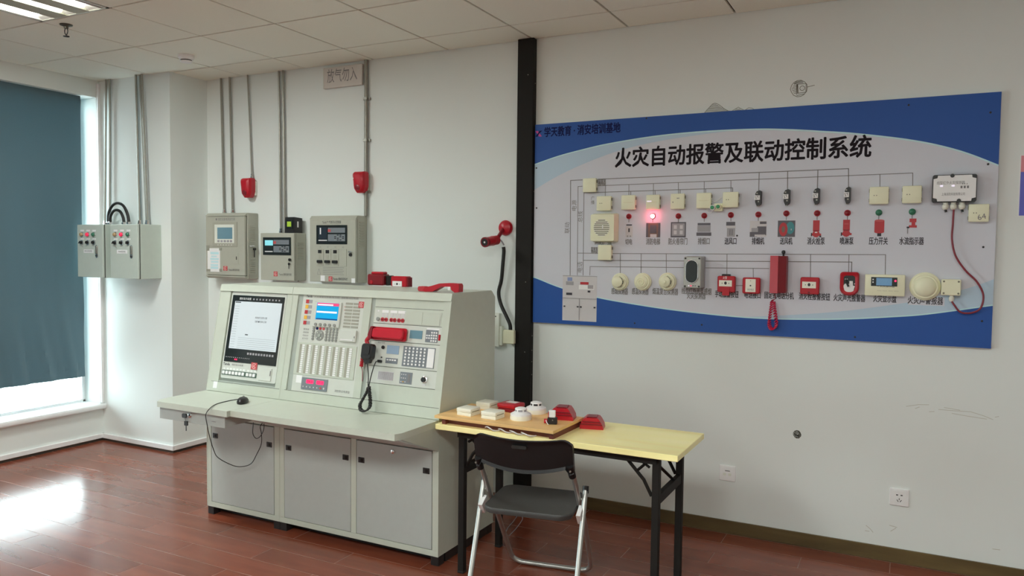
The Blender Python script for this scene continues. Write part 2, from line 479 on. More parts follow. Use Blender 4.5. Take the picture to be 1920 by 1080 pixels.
LL = {(0, 3): 'three-tube grille ceiling light above the window blind'}
names = ['added three-tube fill light behind the camera by the window', 'added three-tube fill light behind the camera in mid room', 'added three-tube fill light behind the camera on the right']  # unseen lights, added to fill the room evenly
for q, (c, r) in enumerate(LIGHTS):
    x0 = X0C + 0.6 * c; y1 = ys[r]; y0 = y1 - 1.2; x1 = x0 + 0.6
    t = thing('ceiling_light', LL.get((c, r)) or names[q - 1], 'light', ((x0 + x1) / 2, (y0 + y1) / 2, H), 'ceiling lights')
    g = G()
    g.box(x0 + 0.004, x1 - 0.004, y0 + 0.004, y0 + 0.03, H - 0.002, H + 0.02); g.box(x0 + 0.004, x1 - 0.004, y1 - 0.018, y1 - 0.004, H - 0.002, H + 0.02)
    g.box(x0 + 0.004, x0 + 0.022, y0, y1, H - 0.002, H + 0.02); g.box(x1 - 0.022, x1 - 0.004, y0, y1, H - 0.002, H + 0.02)
    g.obj('frame', CONSW, t)
    for kx in (0, 1):
        a = x0 + 0.150 + 0.190 * kx
        G().box(a, a + 0.110, y0 + 0.02, y1 - 0.012, H - 0.001, H + 0.006).obj('grey_strip', LOUV, t)
    for kx in range(3):
        cx = x0 + 0.086 + 0.1945 * kx + (0.02 if kx == 2 else 0) + (0.015 if kx == 1 else 0)
        hw = 0.052
        g = G()                                           # reflector trough with sloping ends
        g.box(cx - hw, cx + hw, y0 + 0.02, y1 - 0.012, H + 0.028, H + 0.031)
        g.box(cx - hw - 0.004, cx - hw, y0 + 0.02, y1 - 0.012, H, H + 0.03); g.box(cx + hw, cx + hw + 0.004, y0 + 0.02, y1 - 0.012, H, H + 0.03)
        for s_, ye in ((1, y0 + 0.022), (-1, y1 - 0.014)):
            g.prism([(ye, H), (ye, H + 0.028), (ye + s_ * 0.07, H + 0.028)], cx - hw, cx + hw, 'x')
        g.obj('reflector', REFL, t)
        G().cyl((cx, y0 + 0.085, H + 0.0135), 0.013, 1.04, 'y', 14).obj('tube', TUBEM, t)
        ld = bpy.data.lights.new('tube_light', 'AREA'); ld.shape = 'RECTANGLE'; ld.size = 0.09; ld.size_y = 1.04
        ld.energy = LAMP_W / 3; ld.color = (0.93, 1.0, 0.98)
        lo = bpy.data.objects.new('tube_light', ld); COL.objects.link(lo); lo.parent = t
        lo.location = (cx - (x0 + x1) / 2, 0, -0.004)

# sprinkler and ceiling smoke detector
sx, sy = 0.821,-1.423
t = thing('fire_sprinkler', 'dark metal pendent sprinkler head beside the ceiling light', 'sprinkler', (sx, sy, H - 0.075))
G().lathe([(0.035, 0), (0.033, -0.005), (0.012, -0.012), (0.012, -0.022)], (sx, sy, H - 0.0005), 'z').obj('escutcheon', mat('sprinkler_bronze', (60, 56, 46), 0.4, metal=0.5), t)
g = G()
for s_ in (-1, 1):
    g.tube(spline([(sx + s_ * 0.006, sy, H - 0.02), (sx + s_ * 0.014, sy, H - 0.034), (sx + s_ * 0.011, sy, H - 0.050), (sx, sy, H - 0.060)], 4), 0.003, 6)
g.obj('yoke', POST, t)
G().lathe([(0.004, 0), (0.004, -0.006), (0.017, -0.007), (0.017, -0.010)], (sx, sy, H - 0.059), 'z', 16).obj('deflector', POST, t)
sx, sy = 0.862,-0.621
t = thing('smoke_detector', 'white round smoke detector on the ceiling near the corner pillar', 'detector', (sx, sy, H - 0.05))
G().lathe([(0.052, 0), (0.052, -0.016), (0.046, -0.022), (0.042, -0.030)], (sx, sy, H), 'z', 28).obj('base', WHITE, t)
G().lathe([(0.036, -0.030), (0.036, -0.038)], (sx, sy, H), 'z', 24).obj('vent_ring', BLACK, t)
G().lathe([(0.040, -0.037), (0.034, -0.046), (0.015, -0.049), (0.001, -0.049)], (sx, sy, H), 'z', 24).obj('chamber', WHITE, t)

# black steel post on the back wall
t = thing('steel_post', 'black square steel post standing between the wall panels and the display board', 'post', (3.112, -0.022, 0))
G().box(3.058, 3.166, -0.045, 0, 0, H - 0.002, 0.003).obj('shaft', POST, t)
g = G()
for z in (2.55, 1.9, 1.02, 0.93, 0.86, 0.78): g.cyl((3.166, -0.02, z), 0.003, 0.0015, 'x', 8)
for z in (2.60, 1.35, 0.92): g.cyl((3.13, -0.0465, z), 0.003, 0.0015, 'y', 8)
g.obj('rivets', STEEL, t)

# ================================================================ conduits
def clampset(t, x, zs, r, y):
    for z in zs:
        g = G().box(x - r - 0.016, x + r + 0.016, y + r * 0.2, 0.0 if y > -0.2 else PY, z - 0.008, z + 0.008)
        g.box(x - r - 0.002, x + r + 0.002, y - r - 0.002, y, z - 0.008, z + 0.008)
        g.obj('saddle_clamp', STEEL, t)
def conduit(label, P, r, group, clamps=(), nut=True, bend=None):
    b = P[-1]
    t = thing('conduit_pipe', label, 'pipe', b, group)
    G().tube(P if bend is None else spline(P, bend), r, 10).obj('pipe', STEEL, t)
    if nut:
        G().lathe([(r * 1.25, 0), (r * 1.7, 0.004), (r * 1.7, 0.016), (r * 1.35, 0.020), (r * 1.35, 0.034)], b, 'z', 6).obj('lock_nut', CHROME, t)
    clampset(t, (P[0][0] + P[-1][0]) / 2, clamps, r, P[0][1])
    return t
yw = -0.018
GW = 'steel conduits on the back wall'
conduit('left steel conduit rising from the leftmost wall panel', [(0.520, yw, H), (0.545, yw, 1.795)], 0.008, GW)
conduit('second steel conduit rising from the leftmost wall panel', [(0.612, yw, H), (0.634, yw, 1.795)], 0.008, GW)
conduit('thin steel conduit dropping to the left red wall sounder', [(0.797, yw, H), (0.835, yw, 2.055)], 0.006, GW)
conduit('left of two conduits rising from the middle wall panel', [(1.106, yw, H), (1.120, yw, 1.648)], 0.0075, GW)
conduit('right of two conduits rising from the middle wall panel', [(1.146, yw, H), (1.160, yw, 1.648)], 0.0075, GW, nut=False)
conduit('thick clamped conduit running from the ceiling past the right red sounder', [(1.893, yw, H), (1.893, yw, 1.765)], 0.0125, GW, (2.56, 2.28, 1.93), nut=False)
yp = PY - 0.018; GP = 'steel conduits on the corner pillar'
for i, (xa, xb, lb) in enumerate(((-0.337, -0.377, 'leftmost conduit rising from the left control box'), (-0.296, -0.320, 'second conduit rising from the left control box'),
        (0.007, 0.027, 'leftmost of the conduits rising from the right control box'), (0.028, 0.054, 'inner left conduit rising from the right control box'),
        (0.052, 0.108, 'inner right conduit rising from the right control box'), (0.096, 0.143, 'rightmost of the conduits rising from the right control box'))):
    yy = yp - (0.018 * (i % 2) if i > 1 else 0)
    conduit(lb, [(xa, yy, H), (xb, yy, 1.702)], 0.0075, GP)
for k, (xa, xb, top, lb) in enumerate(((-0.235, 0.005, 0.150, 'outer black hose arching between the two control boxes'), (-0.195, -0.035, 0.098, 'inner black hose arching between the two control boxes'))):
    t = thing('flexible_hose', lb, 'hose', ((xa + xb) / 2, PY - 0.09, 1.702), 'black hoses over the control boxes')
    xm = (xa + xb) / 2; yy = PY - 0.09 - 0.012 * k
    w_ = xb - xa; P = [(xa, yy, 1.715), (xa + w_ * .03, yy, 1.715 + top * 0.5), (xa + w_ * .20, yy, 1.715 + top * 0.86), (xm - w_ * .05, yy, 1.715 + top), (xb - w_ * .26, yy, 1.715 + top * 0.86), (xb - w_ * .07, yy, 1.715 + top * 0.44), (xb, yy, 1.715)]
    G().tube(spline(P, 6), 0.0105, 10).obj('hose', RUBBER, t)
    for x in (xa, xb):
        G().lathe([(0.012, 0), (0.017, 0.004), (0.017, 0.018), (0.012, 0.022)], (x, yy, 1.702), 'z', 6).obj('gland_nut', CHROME, t)

# ================================================================ motor control boxes on the pillar
def control_box(x0, x1, label):
    z0, z1, yb, yf = 1.302, 1.702, PY, PY - 0.178
    t = thing('control_box', label, 'control box', ((x0 + x1) / 2, PY - 0.09, z0), 'motor control boxes on the pillar')
    G().box(x0, x1, yf, yb, z0, z1, 0.003).obj('body', CABG, t)
    G().box(x0 + 0.001, x1 - 0.001, yf - 0.002, yf + 0.001, z0 + 0.001, z1 - 0.001).obj('seal', CABD, t)
    d = G().box(x0 - 0.001, x1 - 0.004, yf - 0.020, yf - 0.002, z0 + 0.002, z1 - 0.002, 0.003).obj('door', CABG, t)
    y = yf - 0.020; w = x1 - x0
    for k, m in enumerate((AMBER, LAMPR, GREEN)):
        x = x0 + w * (0.20 + 0.235 * k); z = z1 - 0.076
        G().lathe([(0.018, 0), (0.018, -0.004), (0.015, -0.006)], (x, y, z), 'y', 20).obj('lamp_ring', CHROME, d)
        G().lathe([(0.0145, -0.004), (0.0145, -0.014), (0.010, -0.019), (0.001, -0.020)], (x, y, z), 'y', 20).obj('indicator_lamp', m, d)
        G().box(x - 0.020, x + 0.020, y - 0.001, y, z + 0.022, z + 0.036).obj('name_plate', LABEL, d)
        z2 = z1 - 0.136
        G().lathe([(0.018, 0), (0.018, -0.006), (0.014, -0.008)], (x, y, z2), 'y', 20).obj('switch_ring', CHROME, d)
        g = G(); g.cyl((x, y - 0.006, z2), 0.0125, -0.008, 'y', 16); g.prism([(x - 0.022 if k == 0 else x - 0.010, z2 - 0.008), (x + 0.006, z2 - 0.008), (x + 0.010, z2 + 0.010), (x - 0.004, z2 + 0.012)], y - 0.022, y - 0.008)
        g.obj('switch_knob', BLACK, d)
        G().box(x - 0.020, x + 0.020, y - 0.001, y, z2 + 0.021, z2 + 0.032).obj('name_plate', LABEL, d)
    G().tube([(x0 + w * 0.22, y - 0.012, z1 - 0.150), (x0 + w * 0.25, y - 0.006, z1 - 0.172)], 0.002, 6).obj('key', STEEL, d)
    zl = z1 - 0.200
    p = G().box(x0 + 0.075, x0 + 0.190, y - 0.0015, y, zl - 0.016, zl + 0.012).obj('label_plate', LABEL, d)
    txt('消防水泵控制箱' if x0 < -0.2 else '喷淋泵控制箱', 0.013, x0 + 0.132, zl - 0.002, y - 0.0018, INKG, p)
    h = G().rbox(x1 - 0.082, x1 - 0.056, y - 0.004, y, z1 - 0.250, z1 - 0.155, 0.012).obj('handle', CHROME, d)
    g = G(); g.rbox(x1 - 0.076, x1 - 0.064, y - 0.010, y - 0.004, z1 - 0.222, z1 - 0.160, 0.005); g.obj('lever', STEEL, h)
    G().cyl((x1 - 0.069, y - 0.004, z1 - 0.234), 0.007, -0.006, 'y', 12).obj('lock', BLACK, h)
control_box(-0.447, -0.147, 'left grey motor control box, half over the window edge')
control_box(-0.062, 0.245, 'right grey motor control box on the corner pillar')

# ================================================================ fire panels on the back wall
def logo_part(t, x0, x1, z0, z1, y, xf=None):
    l = G(xf).box(x0, x1, y - 0.0012, y, z0, z1).obj('logo_badge', LOGO, t)
    cx, cz, r = (x0 + x1) / 2, (z0 + z1) / 2, (x1 - x0) * 0.30
    g = G(xf)
    P = [(cx + r * math.cos(a), cz + 1.05 * r * math.sin(a)) for a in [math.radians(40 + 29 * i) for i in range(11)]]
    g.ribbon(P, r * 0.28, y - 0.0012); g.ribbon([(cx - r * 0.35, cz - r * 0.3), (cx + r * 0.1, cz + r * 0.45), (cx + r * 0.25, cz - r * 0.5)], r * 0.26, y - 0.0012)
    g.obj('emblem', mat('logo_pale', (205, 150, 148), 0.5), l)
def louvres(t, x, y0, y1, zs, m=None):
    for z in zs:
        G().prism([(x - 0.001, z - 0.006), (x + 0.004, z - 0.006), (x - 0.001, z + 0.006)], y0, y1, 'y').obj('louvre', m or PANELF, t)
def panel_key(t, x, y, z, face='y'):
    if face == 'y':
        l = G().cyl((x, y, z), 0.010, -0.010, 'y', 16).obj('lock', BLACK, t)
        G().box(x - 0.002, x + 0.016, y - 0.016, y - 0.010, z - 0.005, z + 0.003, 0.001).obj('key', BLACK, l)
        g = G(); g.lathe([(0.009, -0.008), (0.009, -0.012)], (x - 0.002, y, z - 0.030), 'y', 14); g.box(x - 0.005, x - 0.001, y - 0.0115, y - 0.009, z - 0.064, z - 0.036); g.tube([(x, y - 0.010, z - 0.008), (x - 0.003, y - 0.010, z - 0.022)], 0.001, 5)
        g.obj('spare_key', BLACK, l)

def black_display(t, x0, x1, z0, z1, y, lcd):
    d = G().box(x0, x1, y - 0.004, y, z0, z1, 0.002).obj('display_window', GLOSSB, t)
    w, h = x1 - x0, z1 - z0; yy = y - 0.004
    if lcd: G().rbox(x0 + 0.08 * w, x0 + 0.37 * w, yy - 0.001, yy, z0 + 0.54 * h, z0 + 0.84 * h, 0.003).obj('lcd', LCDC, d)
    else:
        G().box(x0 + 0.08 * w, x0 + 0.36 * w, yy - 0.001, yy, z0 + 0.28 * h, z0 + 0.88 * h).obj('lcd', mat('lcd_off', (34, 40, 48), 0.1), d)
        G().box(x0 + 0.125 * w, x0 + 0.165 * w, yy - 0.0015, yy - 0.0009, z0 + 0.52 * h, z0 + 0.86 * h).obj('bright_strip', LABEL, d)
    G().box(x0 + 0.08 * w, x0 + 0.36 * w, yy - 0.001, yy, z0 + 0.17 * h, z0 + 0.23 * h).obj('name_strip', PIC3, d)
    G().box(x0 + 0.39 * w, x0 + 0.94 * w, yy - 0.0008, yy, z0 + 0.60 * h, z0 + 0.86 * h).obj('lamp_field', SLATE, d)
    G().box(x0 + 0.39 * w, x0 + 0.94 * w, yy - 0.0008, yy, z0 + 0.16 * h, z0 + 0.52 * h).obj('key_field', SLATE, d)
    G().box(x0 + 0.39 * w, x0 + 0.48 * w, yy - 0.0014, yy - 0.0007, z0 + 0.64 * h, z0 + 0.78 * h).obj('red_lamp', LOGO, d)
    for i in range(4):
        for j in range(4):
            x = x0 + (0.60 + 0.085 * i) * w; z = z0 + (0.20 + 0.085 * j) * h
            G().box(x, x + 0.05 * w, yy - 0.002, yy - 0.0007, z, z + 0.05 * h).obj('key', BLACK if (i + j) % 3 else KEYG, d)

# leftmost panel
YPF = -0.122
t = thing('fire_alarm_controller', 'leftmost grey wall panel with a taped paper notice and blue screen', 'control panel', (0.675, -0.06, 1.308), 'fire control panels on the back wall')
G().box(0.470, 0.880, -0.104, 0, 1.308, 1.796, 0.006, 2).obj('body', PANELG, t)
G().prism([(-0.104, 1.772), (-0.104, 1.796), (YPF - 0.006, 1.778), (YPF - 0.006, 1.772)], 0.470, 0.876, 'x').obj('top_lip', PANELG, t)
G().prism([(-0.104, 1.308), (-0.104, 1.330), (YPF - 0.006, 1.330), (YPF - 0.006, 1.322)], 0.470, 0.876, 'x').obj('bottom_lip', PANELG, t)
G().box(0.470, 0.872, -0.108, -0.103, 1.330, 1.772).obj('seal', CABD, t)
d = G().box(0.470, 0.872, YPF - 0.004, -0.107, 1.333, 1.770, 0.002).obj('door', PANELG, t)
y = YPF - 0.004
def rr(vals, name, m, par, y, th=0.002, r=0.0):
    x0, x1, z0, z1 = vals
    return (G().rbox(x0, x1, y - th, y, z0, z1, r) if r else G().box(x0, x1, y - th, y, z0, z1)).obj(name, m, par)
fr = rr((0.546,0.797,1.547,1.727), 'display_frame', PANELF, d, y, 0.004)
fi = rr((0.568,0.769,1.571,1.71), 'inner_frame', PANELL, d, y - 0.004, 0.002)
rr((0.598,0.752,1.603,1.688), 'screen', LCDT, fi, y - 0.006, 0.001)
for i in range(5):
    x, z = 0.606,1.587
    rr((x - 0.006 + 0.0325 * i, x + 0.014 + 0.0325 * i, z - 0.008, z + 0.008), 'soft_key', PIC2, fi, y - 0.006, 0.003)
x, z = 0.674,1.748
txt('● 消防设备电源监控器', 0.022, x, z, y, INKG, d, fit=0.20)
x, z = 0.672,1.559
txt('▪ ▪ ▪ ▪ ▪ ▪', 0.014, x, z, y - 0.004, LABEL, d, fit=0.15)
pn = rr((0.487,0.618,1.356,1.533), 'paper_notice', LABEL, d, y, 0.0015)
for (a, b, c, e) in ((0.518,0.605,1.487,1.505), (0.526,0.585,1.467,1.477), (0.517,0.604,1.445,1.459), (0.523,0.601,1.425,1.437), (0.52,0.598,1.4,1.413), (0.519,0.598,1.378,1.394)):
    G().box(a, b, y - 0.0019, y - 0.0015, c, e).obj('print', mat('notice_blue', (148, 176, 202), 0.6), pn)
for v in ((0.476,0.507,1.514,1.554), (0.611,0.636,1.517,1.537), (0.474,0.516,1.357,1.375), (0.612,0.634,1.358,1.38)):
    G().box(v[0], v[1], y - 0.0024, y, v[2], v[3]).obj('tape', mat('grey_tape', (112, 112, 102), 0.35), pn)
h = rr((0.723,0.804,1.418,1.497), 'hatch', PANELG, d, y, 0.002)
x, z = 0.789,1.462
G().box(x - 0.003, x + 0.003, y - 0.004, y - 0.002, z - 0.012, z + 0.012).obj('hatch_latch', BLACK, h)
logo_part(d, 0.651,0.694,1.367,1.401, y)
x, z = 0.761,1.373
txt('Tanda 泰和安科技', 0.018, x, z, y, INK, d, fit=0.11)
louvres(t, 0.880, -0.085, -0.035, [1.590 + 0.0155 * i for i in range(8)] + [1.350 + 0.0155 * i for i in range(8)])
hd = G().box(0.880, 0.892, -0.098, -0.050, 1.548, 1.556, 0.002).obj('lock_lever', CHROME, t)
G().cyl((0.880, -0.045, 1.530), 0.010, 0.014, 'x', 14).obj('lock', BLACK, t)
G().box(0.884, 0.888, -0.049, -0.043, 1.470, 1.520).obj('key', BLACK, t)

# middle panel with a small black device on top
t = thing('fire_alarm_controller', 'small middle grey wall panel with a black window and hanging key', 'control panel', (1.182, -0.06, 1.308), 'fire control panels on the back wall')
G().box(1.022, 1.344, -0.100, 0, 1.308, 1.648, 0.004).obj('body', PANELG, t)
d = G().box(1.022, 1.342, -0.122, -0.101, 1.309, 1.647, 0.003).obj('door', PANELG, t)
y = -0.122
black_display(d, 1.049,1.316,1.489,1.616, y, True)
x, z = 1.306,1.458
panel_key(d, x, y, z)
logo_part(d, 1.151,1.187,1.337,1.372, y)
x, z = 1.26,1.351
txt('Tanda 泰和安科技', 0.019, x, z, y, INK, d, fit=0.118)
louvres(t, 1.344, -0.085, -0.030, [1.470 + 0.018 * i for i in range(7)])
G().cyl((1.315, -0.05, 1.303), 0.006, 0.006, 'z', 10).obj('cable_gland', BLACK, t)

x0, x1, z0, z1 = 1.249,1.335,1.656,1.752
t = thing('warning_device', 'small black device with a yellow-green face standing on the middle panel', 'device', ((x0 + x1) / 2, -0.075, 1.648))
z0 = 1.648; z1 = z0 + 0.112
G().prism([(-0.115, z0), (-0.030, z0), (-0.030, z1 - 0.006), (-0.050, z1 - 0.004), (-0.110, z1)], x0, x1, 'x').obj('case', BLACK, t)
f = G().box(x0 + 0.016, x1 - 0.010, -0.118, -0.114, z0 + 0.030, z1 - 0.022).obj('bezel', GLOSSB, t)
G().box(x0 + 0.026, x1 - 0.022, -0.1195, -0.1175, z0 + 0.044, z1 - 0.032).obj('lit_face', LCDG, f)
G().box(x1, x1 + 0.001, -0.082, -0.068, z0 + 0.040, z1 - 0.030).obj('side_label', LABEL, t)

# right-hand panel
t = thing('fire_alarm_controller', 'rightmost grey wall panel with three black key modules under its window', 'control panel', (1.688, -0.06, 1.308), 'fire control panels on the back wall')
G().box(1.484, 1.892, -0.100, 0, 1.308, 1.766, 0.007, 2).obj('body', PANELG, t)
G().prism([(-0.100, 1.738), (-0.100, 1.766), (-0.118, 1.746), (-0.118, 1.738)], 1.484, 1.888, 'x').obj('top_lip', PANELG, t)
d = G().box(1.486, 1.888, -0.122, -0.101, 1.310, 1.738, 0.003).obj('door', PANELG, t)
black_display(d, 1.548,1.818,1.57,1.701, y, False)
x, z = 1.682,1.719
txt('Tanda™ 气体灭火控制器', 0.022, x, z, y, INK, d, fit=0.165)
for i in range(4):
    x0 = 1.551 + 0.067 * i; x1 = x0 + 0.060; z0, z1 = 1.420, 1.538
    m_ = G().box(x0, x1, y - 0.003, y, z0, z1, 0.001).obj('zone_module', PANELG, d)
    txt(('1区', '2区', '3区', '4区')[i], 0.012, (x0 + x1) / 2, z1 + 0.012, y, INKG, d)
    if i == 3: continue
    cx = (x0 + x1) / 2
    G().box(cx - 0.014, cx + 0.014, y - 0.008, y - 0.003, z1 - 0.030, z1 - 0.008, 0.001).obj('button', BLACK, m_)
    G().box(cx - 0.010, cx + 0.012, y - 0.004, y - 0.003, z0 + 0.048, z0 + 0.078).obj('printed_scale', PANELF, m_)
    k = G().rbox(cx - 0.022, cx + 0.022, y - 0.012, y - 0.003, z0 + 0.020, z0 + 0.040, 0.006).obj('rotary_switch', BLACK, m_)
    txt('手动 自动', 0.008, cx, z0 + 0.010, y - 0.003, INKG, m_, fit=0.04)
x, z = 1.848,1.51
l = G().cyl((x, y, z - 0.010), 0.011, -0.010, 'y', 16).obj('lock', BLACK, d)
G().box(x - 0.014, x + 0.014, y - 0.014, y - 0.010, z + 0.006, z + 0.013, 0.001).obj('lock_lever', CHROME, d)
ip = rr((1.544,1.81,1.354,1.41), 'instruction_plate', PANELG, d, y, 0.001)
g = G(); a0, a1, c0, c1 = 1.544,1.81,1.354,1.41
for i in range(5): g.box(a0 + 0.062, a1 - 0.02 - 0.01 * (i % 2), y - 0.0014, y - 0.001, c0 + 0.008 + 0.012 * i, c0 + 0.0105 + 0.012 * i)
g.box(a0 + 0.012, a0 + 0.040, y - 0.0014, y - 0.001, c0 + 0.006, c0 + 0.008); g.ribbon([(a0 + 0.012, c0 + 0.008), (a0 + 0.026, c0 + 0.046), (a0 + 0.040, c0 + 0.008)], 0.002, y - 0.001)
g.obj('print', INKG, ip)
rr((1.585,1.623,1.315,1.354), 'blank_sticker', LABEL, d, y, 0.001)
rr((1.854,1.885,1.31,1.341), 'blank_sticker', LABEL, d, y, 0.001)
logo_part(d, 1.656,1.689,1.316,1.349, y)
x, z = 1.759,1.332
txt('Tanda 泰和安科技', 0.021, x, z, y, INK, d, fit=0.13, bold=0.01)
louvres(t, 1.892, -0.085, -0.035, [1.560 + 0.018 * i for i in range(10)])

# red wall sounders
def wall_sounder(x, z, label, strip, plate_m):
    t = thing('wall_sounder', label, 'sounder', (x, -0.04, z - 0.07), 'red wall sounders above the panels')
    G().box(x - 0.034, x + 0.044, -0.022, 0, z - 0.058, z + 0.052, 0.004).obj('back_box', plate_m, t)
    prof = [(x + a, z + b) for a, b in ((-.040, .070), (.038, .070), (.046, .060), (.047, .010), (.046, -.030), (.036, -.060), (.020, -.074), (-.022, -.074), (-.038, -.058), (-.044, -.030), (-.047, .000), (-.052, .030), (-.054, .050), (-.050, .063))]
    def sc(k, dz=0): return [(x + (a - x) * k, z + dz + (b - z) * k) for a, b in prof]
    g = G(); g.prism(sc(1), -0.060, -0.022); g.prism(sc(1), -0.078, -0.060, taper=sc(0.84, 0.004)); g.prism(sc(0.84, 0.004), -0.090, -0.078, taper=sc(0.52, 0.012))
    g.obj('housing', RED, t)
    G().lathe([(0.022, 0), (0.020, -0.010), (0.010, -0.014), (0.001, -0.014)], (x, -0.078, z - 0.035), 'y', 18).obj('sound_port', REDD, t)
    if strip: G().box(x - 0.046, x + 0.020, -0.087, -0.076, z + 0.020, z + 0.026).obj('strobe_strip', LABEL, t)
wall_sounder(0.826, 1.985, 'left red wall sounder on a thin conduit above the leftmost panel', False, PANELL)
wall_sounder(1.872, 1.995, 'right red wall sounder with a white strip on the thick conduit', True, PANELF)

# hanging warning sign
x0, x1, z0, z1 = 1.526,1.862,2.656,2.798
t = thing('warning_sign', 'grey warning sign with four dark characters under the ceiling', 'sign', ((x0 + x1) / 2, -0.015, z0))
G().box(x0, x1, -0.024, -0.004, z0, z1, 0.003).obj('sign_case', mat('sign_face_grey', (160, 155, 150), 0.4), t)
G().box(x0 - 0.002, x0, -0.024, 0, z0, z1).obj('side_rim', PANELL, t)
txt('放气勿入', 0.102, (x0 + x1) / 2 - 0.004, z0 + 0.074, -0.024, INKG, t, fit=0.262)

# flame detector on a ball bracket with hose and junction box
bx, bz = 2.969,1.681
t = thing('flame_detector', 'red cylindrical flame detector on a round wall bracket beside the black post', 'detector', (bx, -0.03, bz - 0.08))
G().lathe([(0.046, 0), (0.048, -0.012), (0.040, -0.026), (0.020, -0.036), (0.001, -0.038)], (bx, 0, bz), 'y', 28).obj('wall_bracket', RED, t)
ex, ez = 2.948,1.604
G().tube([(bx - 0.006, -0.030, bz - 0.01), (ex + 0.012, -0.085, ez + 0.02)], 0.012, 10).obj('arm', REDD, t)
fx, fz = 2.936,1.59
a = Vector((ex, -0.085, ez)); b = Vector((fx, -0.20, fz)); dv = (b - a).normalized()
G().tube([a, a + dv * 0.02, a + dv * 0.021, b], 0.029, 20).obj('barrel', RED, t)
G().tube([a + dv * 0.045, a + dv * 0.050], 0.0305, 20).obj('ring', PICR, t)
G().tube([b - dv * 0.004, b + dv * 0.012], 0.031, 20).obj('front_cap', REDD, t)
G().tube([b + dv * 0.006, b + dv * 0.0135], 0.022, 20).obj('lens', BLACK, t)
G().tube([b + dv * 0.0125, b + dv * 0.0150], 0.006, 12).obj('sensor', LABEL, t)
G().tube(spline([a - dv * 0.004, a + Vector((0.024, 0.010, -0.002)), Vector((a.x + 0.036, -0.058, a.z - 0.030))], 4), 0.0045, 8).obj('lead', PIC2, t)
t = thing('flexible_hose', 'black hose hanging from the red flame detector to its junction box', 'hose', (bx, -0.03, 1.10))
P = []
for px in ((2.977,1.562), (2.978,1.533), (2.969,1.457), (2.957,1.357), (2.939,1.28), (2.955,1.207), (2.993,1.136), (3.02,1.084), (3.024,1.038)): P.append(px)
ysh = [-0.050, -0.046, -0.04, -0.035, -0.035, -0.035, -0.035, -0.035, -0.035]
G().tube(spline([(p[0], q, p[1]) for p, q in zip(P, ysh)], 5), 0.0115, 10).obj('hose', RUBBER, t)
x0, x1, z0, z1 = 2.991,3.068,0.966,1.051
t = thing('junction_box', 'small cream junction box at the foot of the black hose', 'junction box', ((x0 + x1) / 2, -0.035, z0))
G().box(x0 + 0.004, x1 - 0.004, -0.05, 0, z0 + 0.004, z1 - 0.004, 0.003).obj('base', CREAM, t)
G().box(x0, x1, -0.072, -0.046, z0, z1, 0.004).obj('cover', CREAM, t)
t = thing('cable_duct', 'short grey cable duct on the wall behind the console', 'duct', (2.99, -0.02, 1.02))
x0, x1, z0, z1 = 2.911,2.941,0.937,1.148
G().box(x0 - 0.02, x1, -0.030, 0, z0, z1, 0.002).obj('duct', PANELL, t)
G().box(x1, x1 + 0.020, -0.026, 0, z0 + 0.01, z0 + 0.13, 0.002).obj('side_duct', PANELL, t)
G().cyl((x0 + 0.006, -0.030, z1 - 0.02), 0.004, -0.002, 'y', 8).obj('screw', BLACK, t)

# ================================================================ control consoles
SA, CA_ = math.sin(0.19142), math.cos(0.19142)       # tilt of the instrument face
AY, AZ = -1.150, 0.755
SL = Matrix(((1, 0, 0, 0), (0, CA_, SA, AY), (0, -SA, CA_, AZ), (0, 0, 0, 1)))     # x, -out, up the slope
CZ = 1.322                                            # console top
DT = 0.720                                            # desk top
def console(x0, x1, label, desk_y, splits):
    t = thing('control_console', label, 'console', ((x0 + x1) / 2, -0.88, 0), 'control consoles')
    g = G(); g.prism([(-1.140, 0.048), (-0.600, 0.048), (-0.600, 1.290), (-0.635, CZ), (-1.030, CZ), (-1.010, 1.28), (-1.118, 0.74), (-1.140, 0.70)], x0 + 0.001, x1 - 0.001, 'x')
    g.obj('body', CONS, t)
    # side cheeks carrying the outline
    for xa, xb in ((x0 - 0.0006, x0 + 0.003), (x1 - 0.003, x1 + 0.0006)):
        G().prism([(-1.1558, 0.048), (-0.600, 0.048), (-0.600, 1.290), (-0.635, CZ), (-1.034, CZ), (-1.0505, 1.275), (-1.1508, 0.755), (-1.157, 0.72)], xa, xb, 'x').obj('side_panel', CONS, t)
    # fascia along the top
    G().prism([(-1.010, CZ + 0.004), (-1.040, CZ + 0.004), (-1.052, 1.288), (-1.020, 1.288)], x0, x1, 'x').obj('fascia', CONS, t)
    G().box(x0, x1, -1.012, -0.64, CZ, CZ + 0.004).obj('top_sheet', CONS, t)
    # feet
    for xa in (x0, x1 - 0.045):
        for ya in (-1.150, -0.66): G().box(xa, xa + 0.045, ya, ya + 0.05, 0, 0.05, 0.001).obj('foot', BLACK, t)
    G().box(x0 + 0.002, x1 - 0.002, -1.085, -0.62, 0.002, 0.048).obj('plinth', BLACK, t)
    # bottom rail under the slope and rise to the desk
    G(SL).box(x0, x1, 0.0, 0.03, -0.035, 0.022, 0.001).obj('bottom_rail', CONS, t)
    G(SL).box(x0 + 0.03, x1 - 0.006, -0.0006, 0.0, 0.0195, 0.0215).obj('seam', CABD, t)  # dark strip drawing the bottom seam and its shadow line
    # lower front frame
    g = G(); g.box(x0, x1, -1.155, -1.138, 0.046, 0.0755, 0.001); g.box(x0, x1, -1.155, -1.138, 0.568, 0.70, 0.001)
    st = [x0] + [s for s in splits] + [x1]
    for i, s in enumerate(st):
        a, b = (s, s + 0.034) if i == 0 else ((s - 0.034, s) if i == len(st) - 1 else (s - 0.0165, s + 0.0165))
        g.box(a, b, -1.155, -1.138, 0.0755, 0.568, 0.0)
    g.obj('front_frame', CONS, t)
    return t
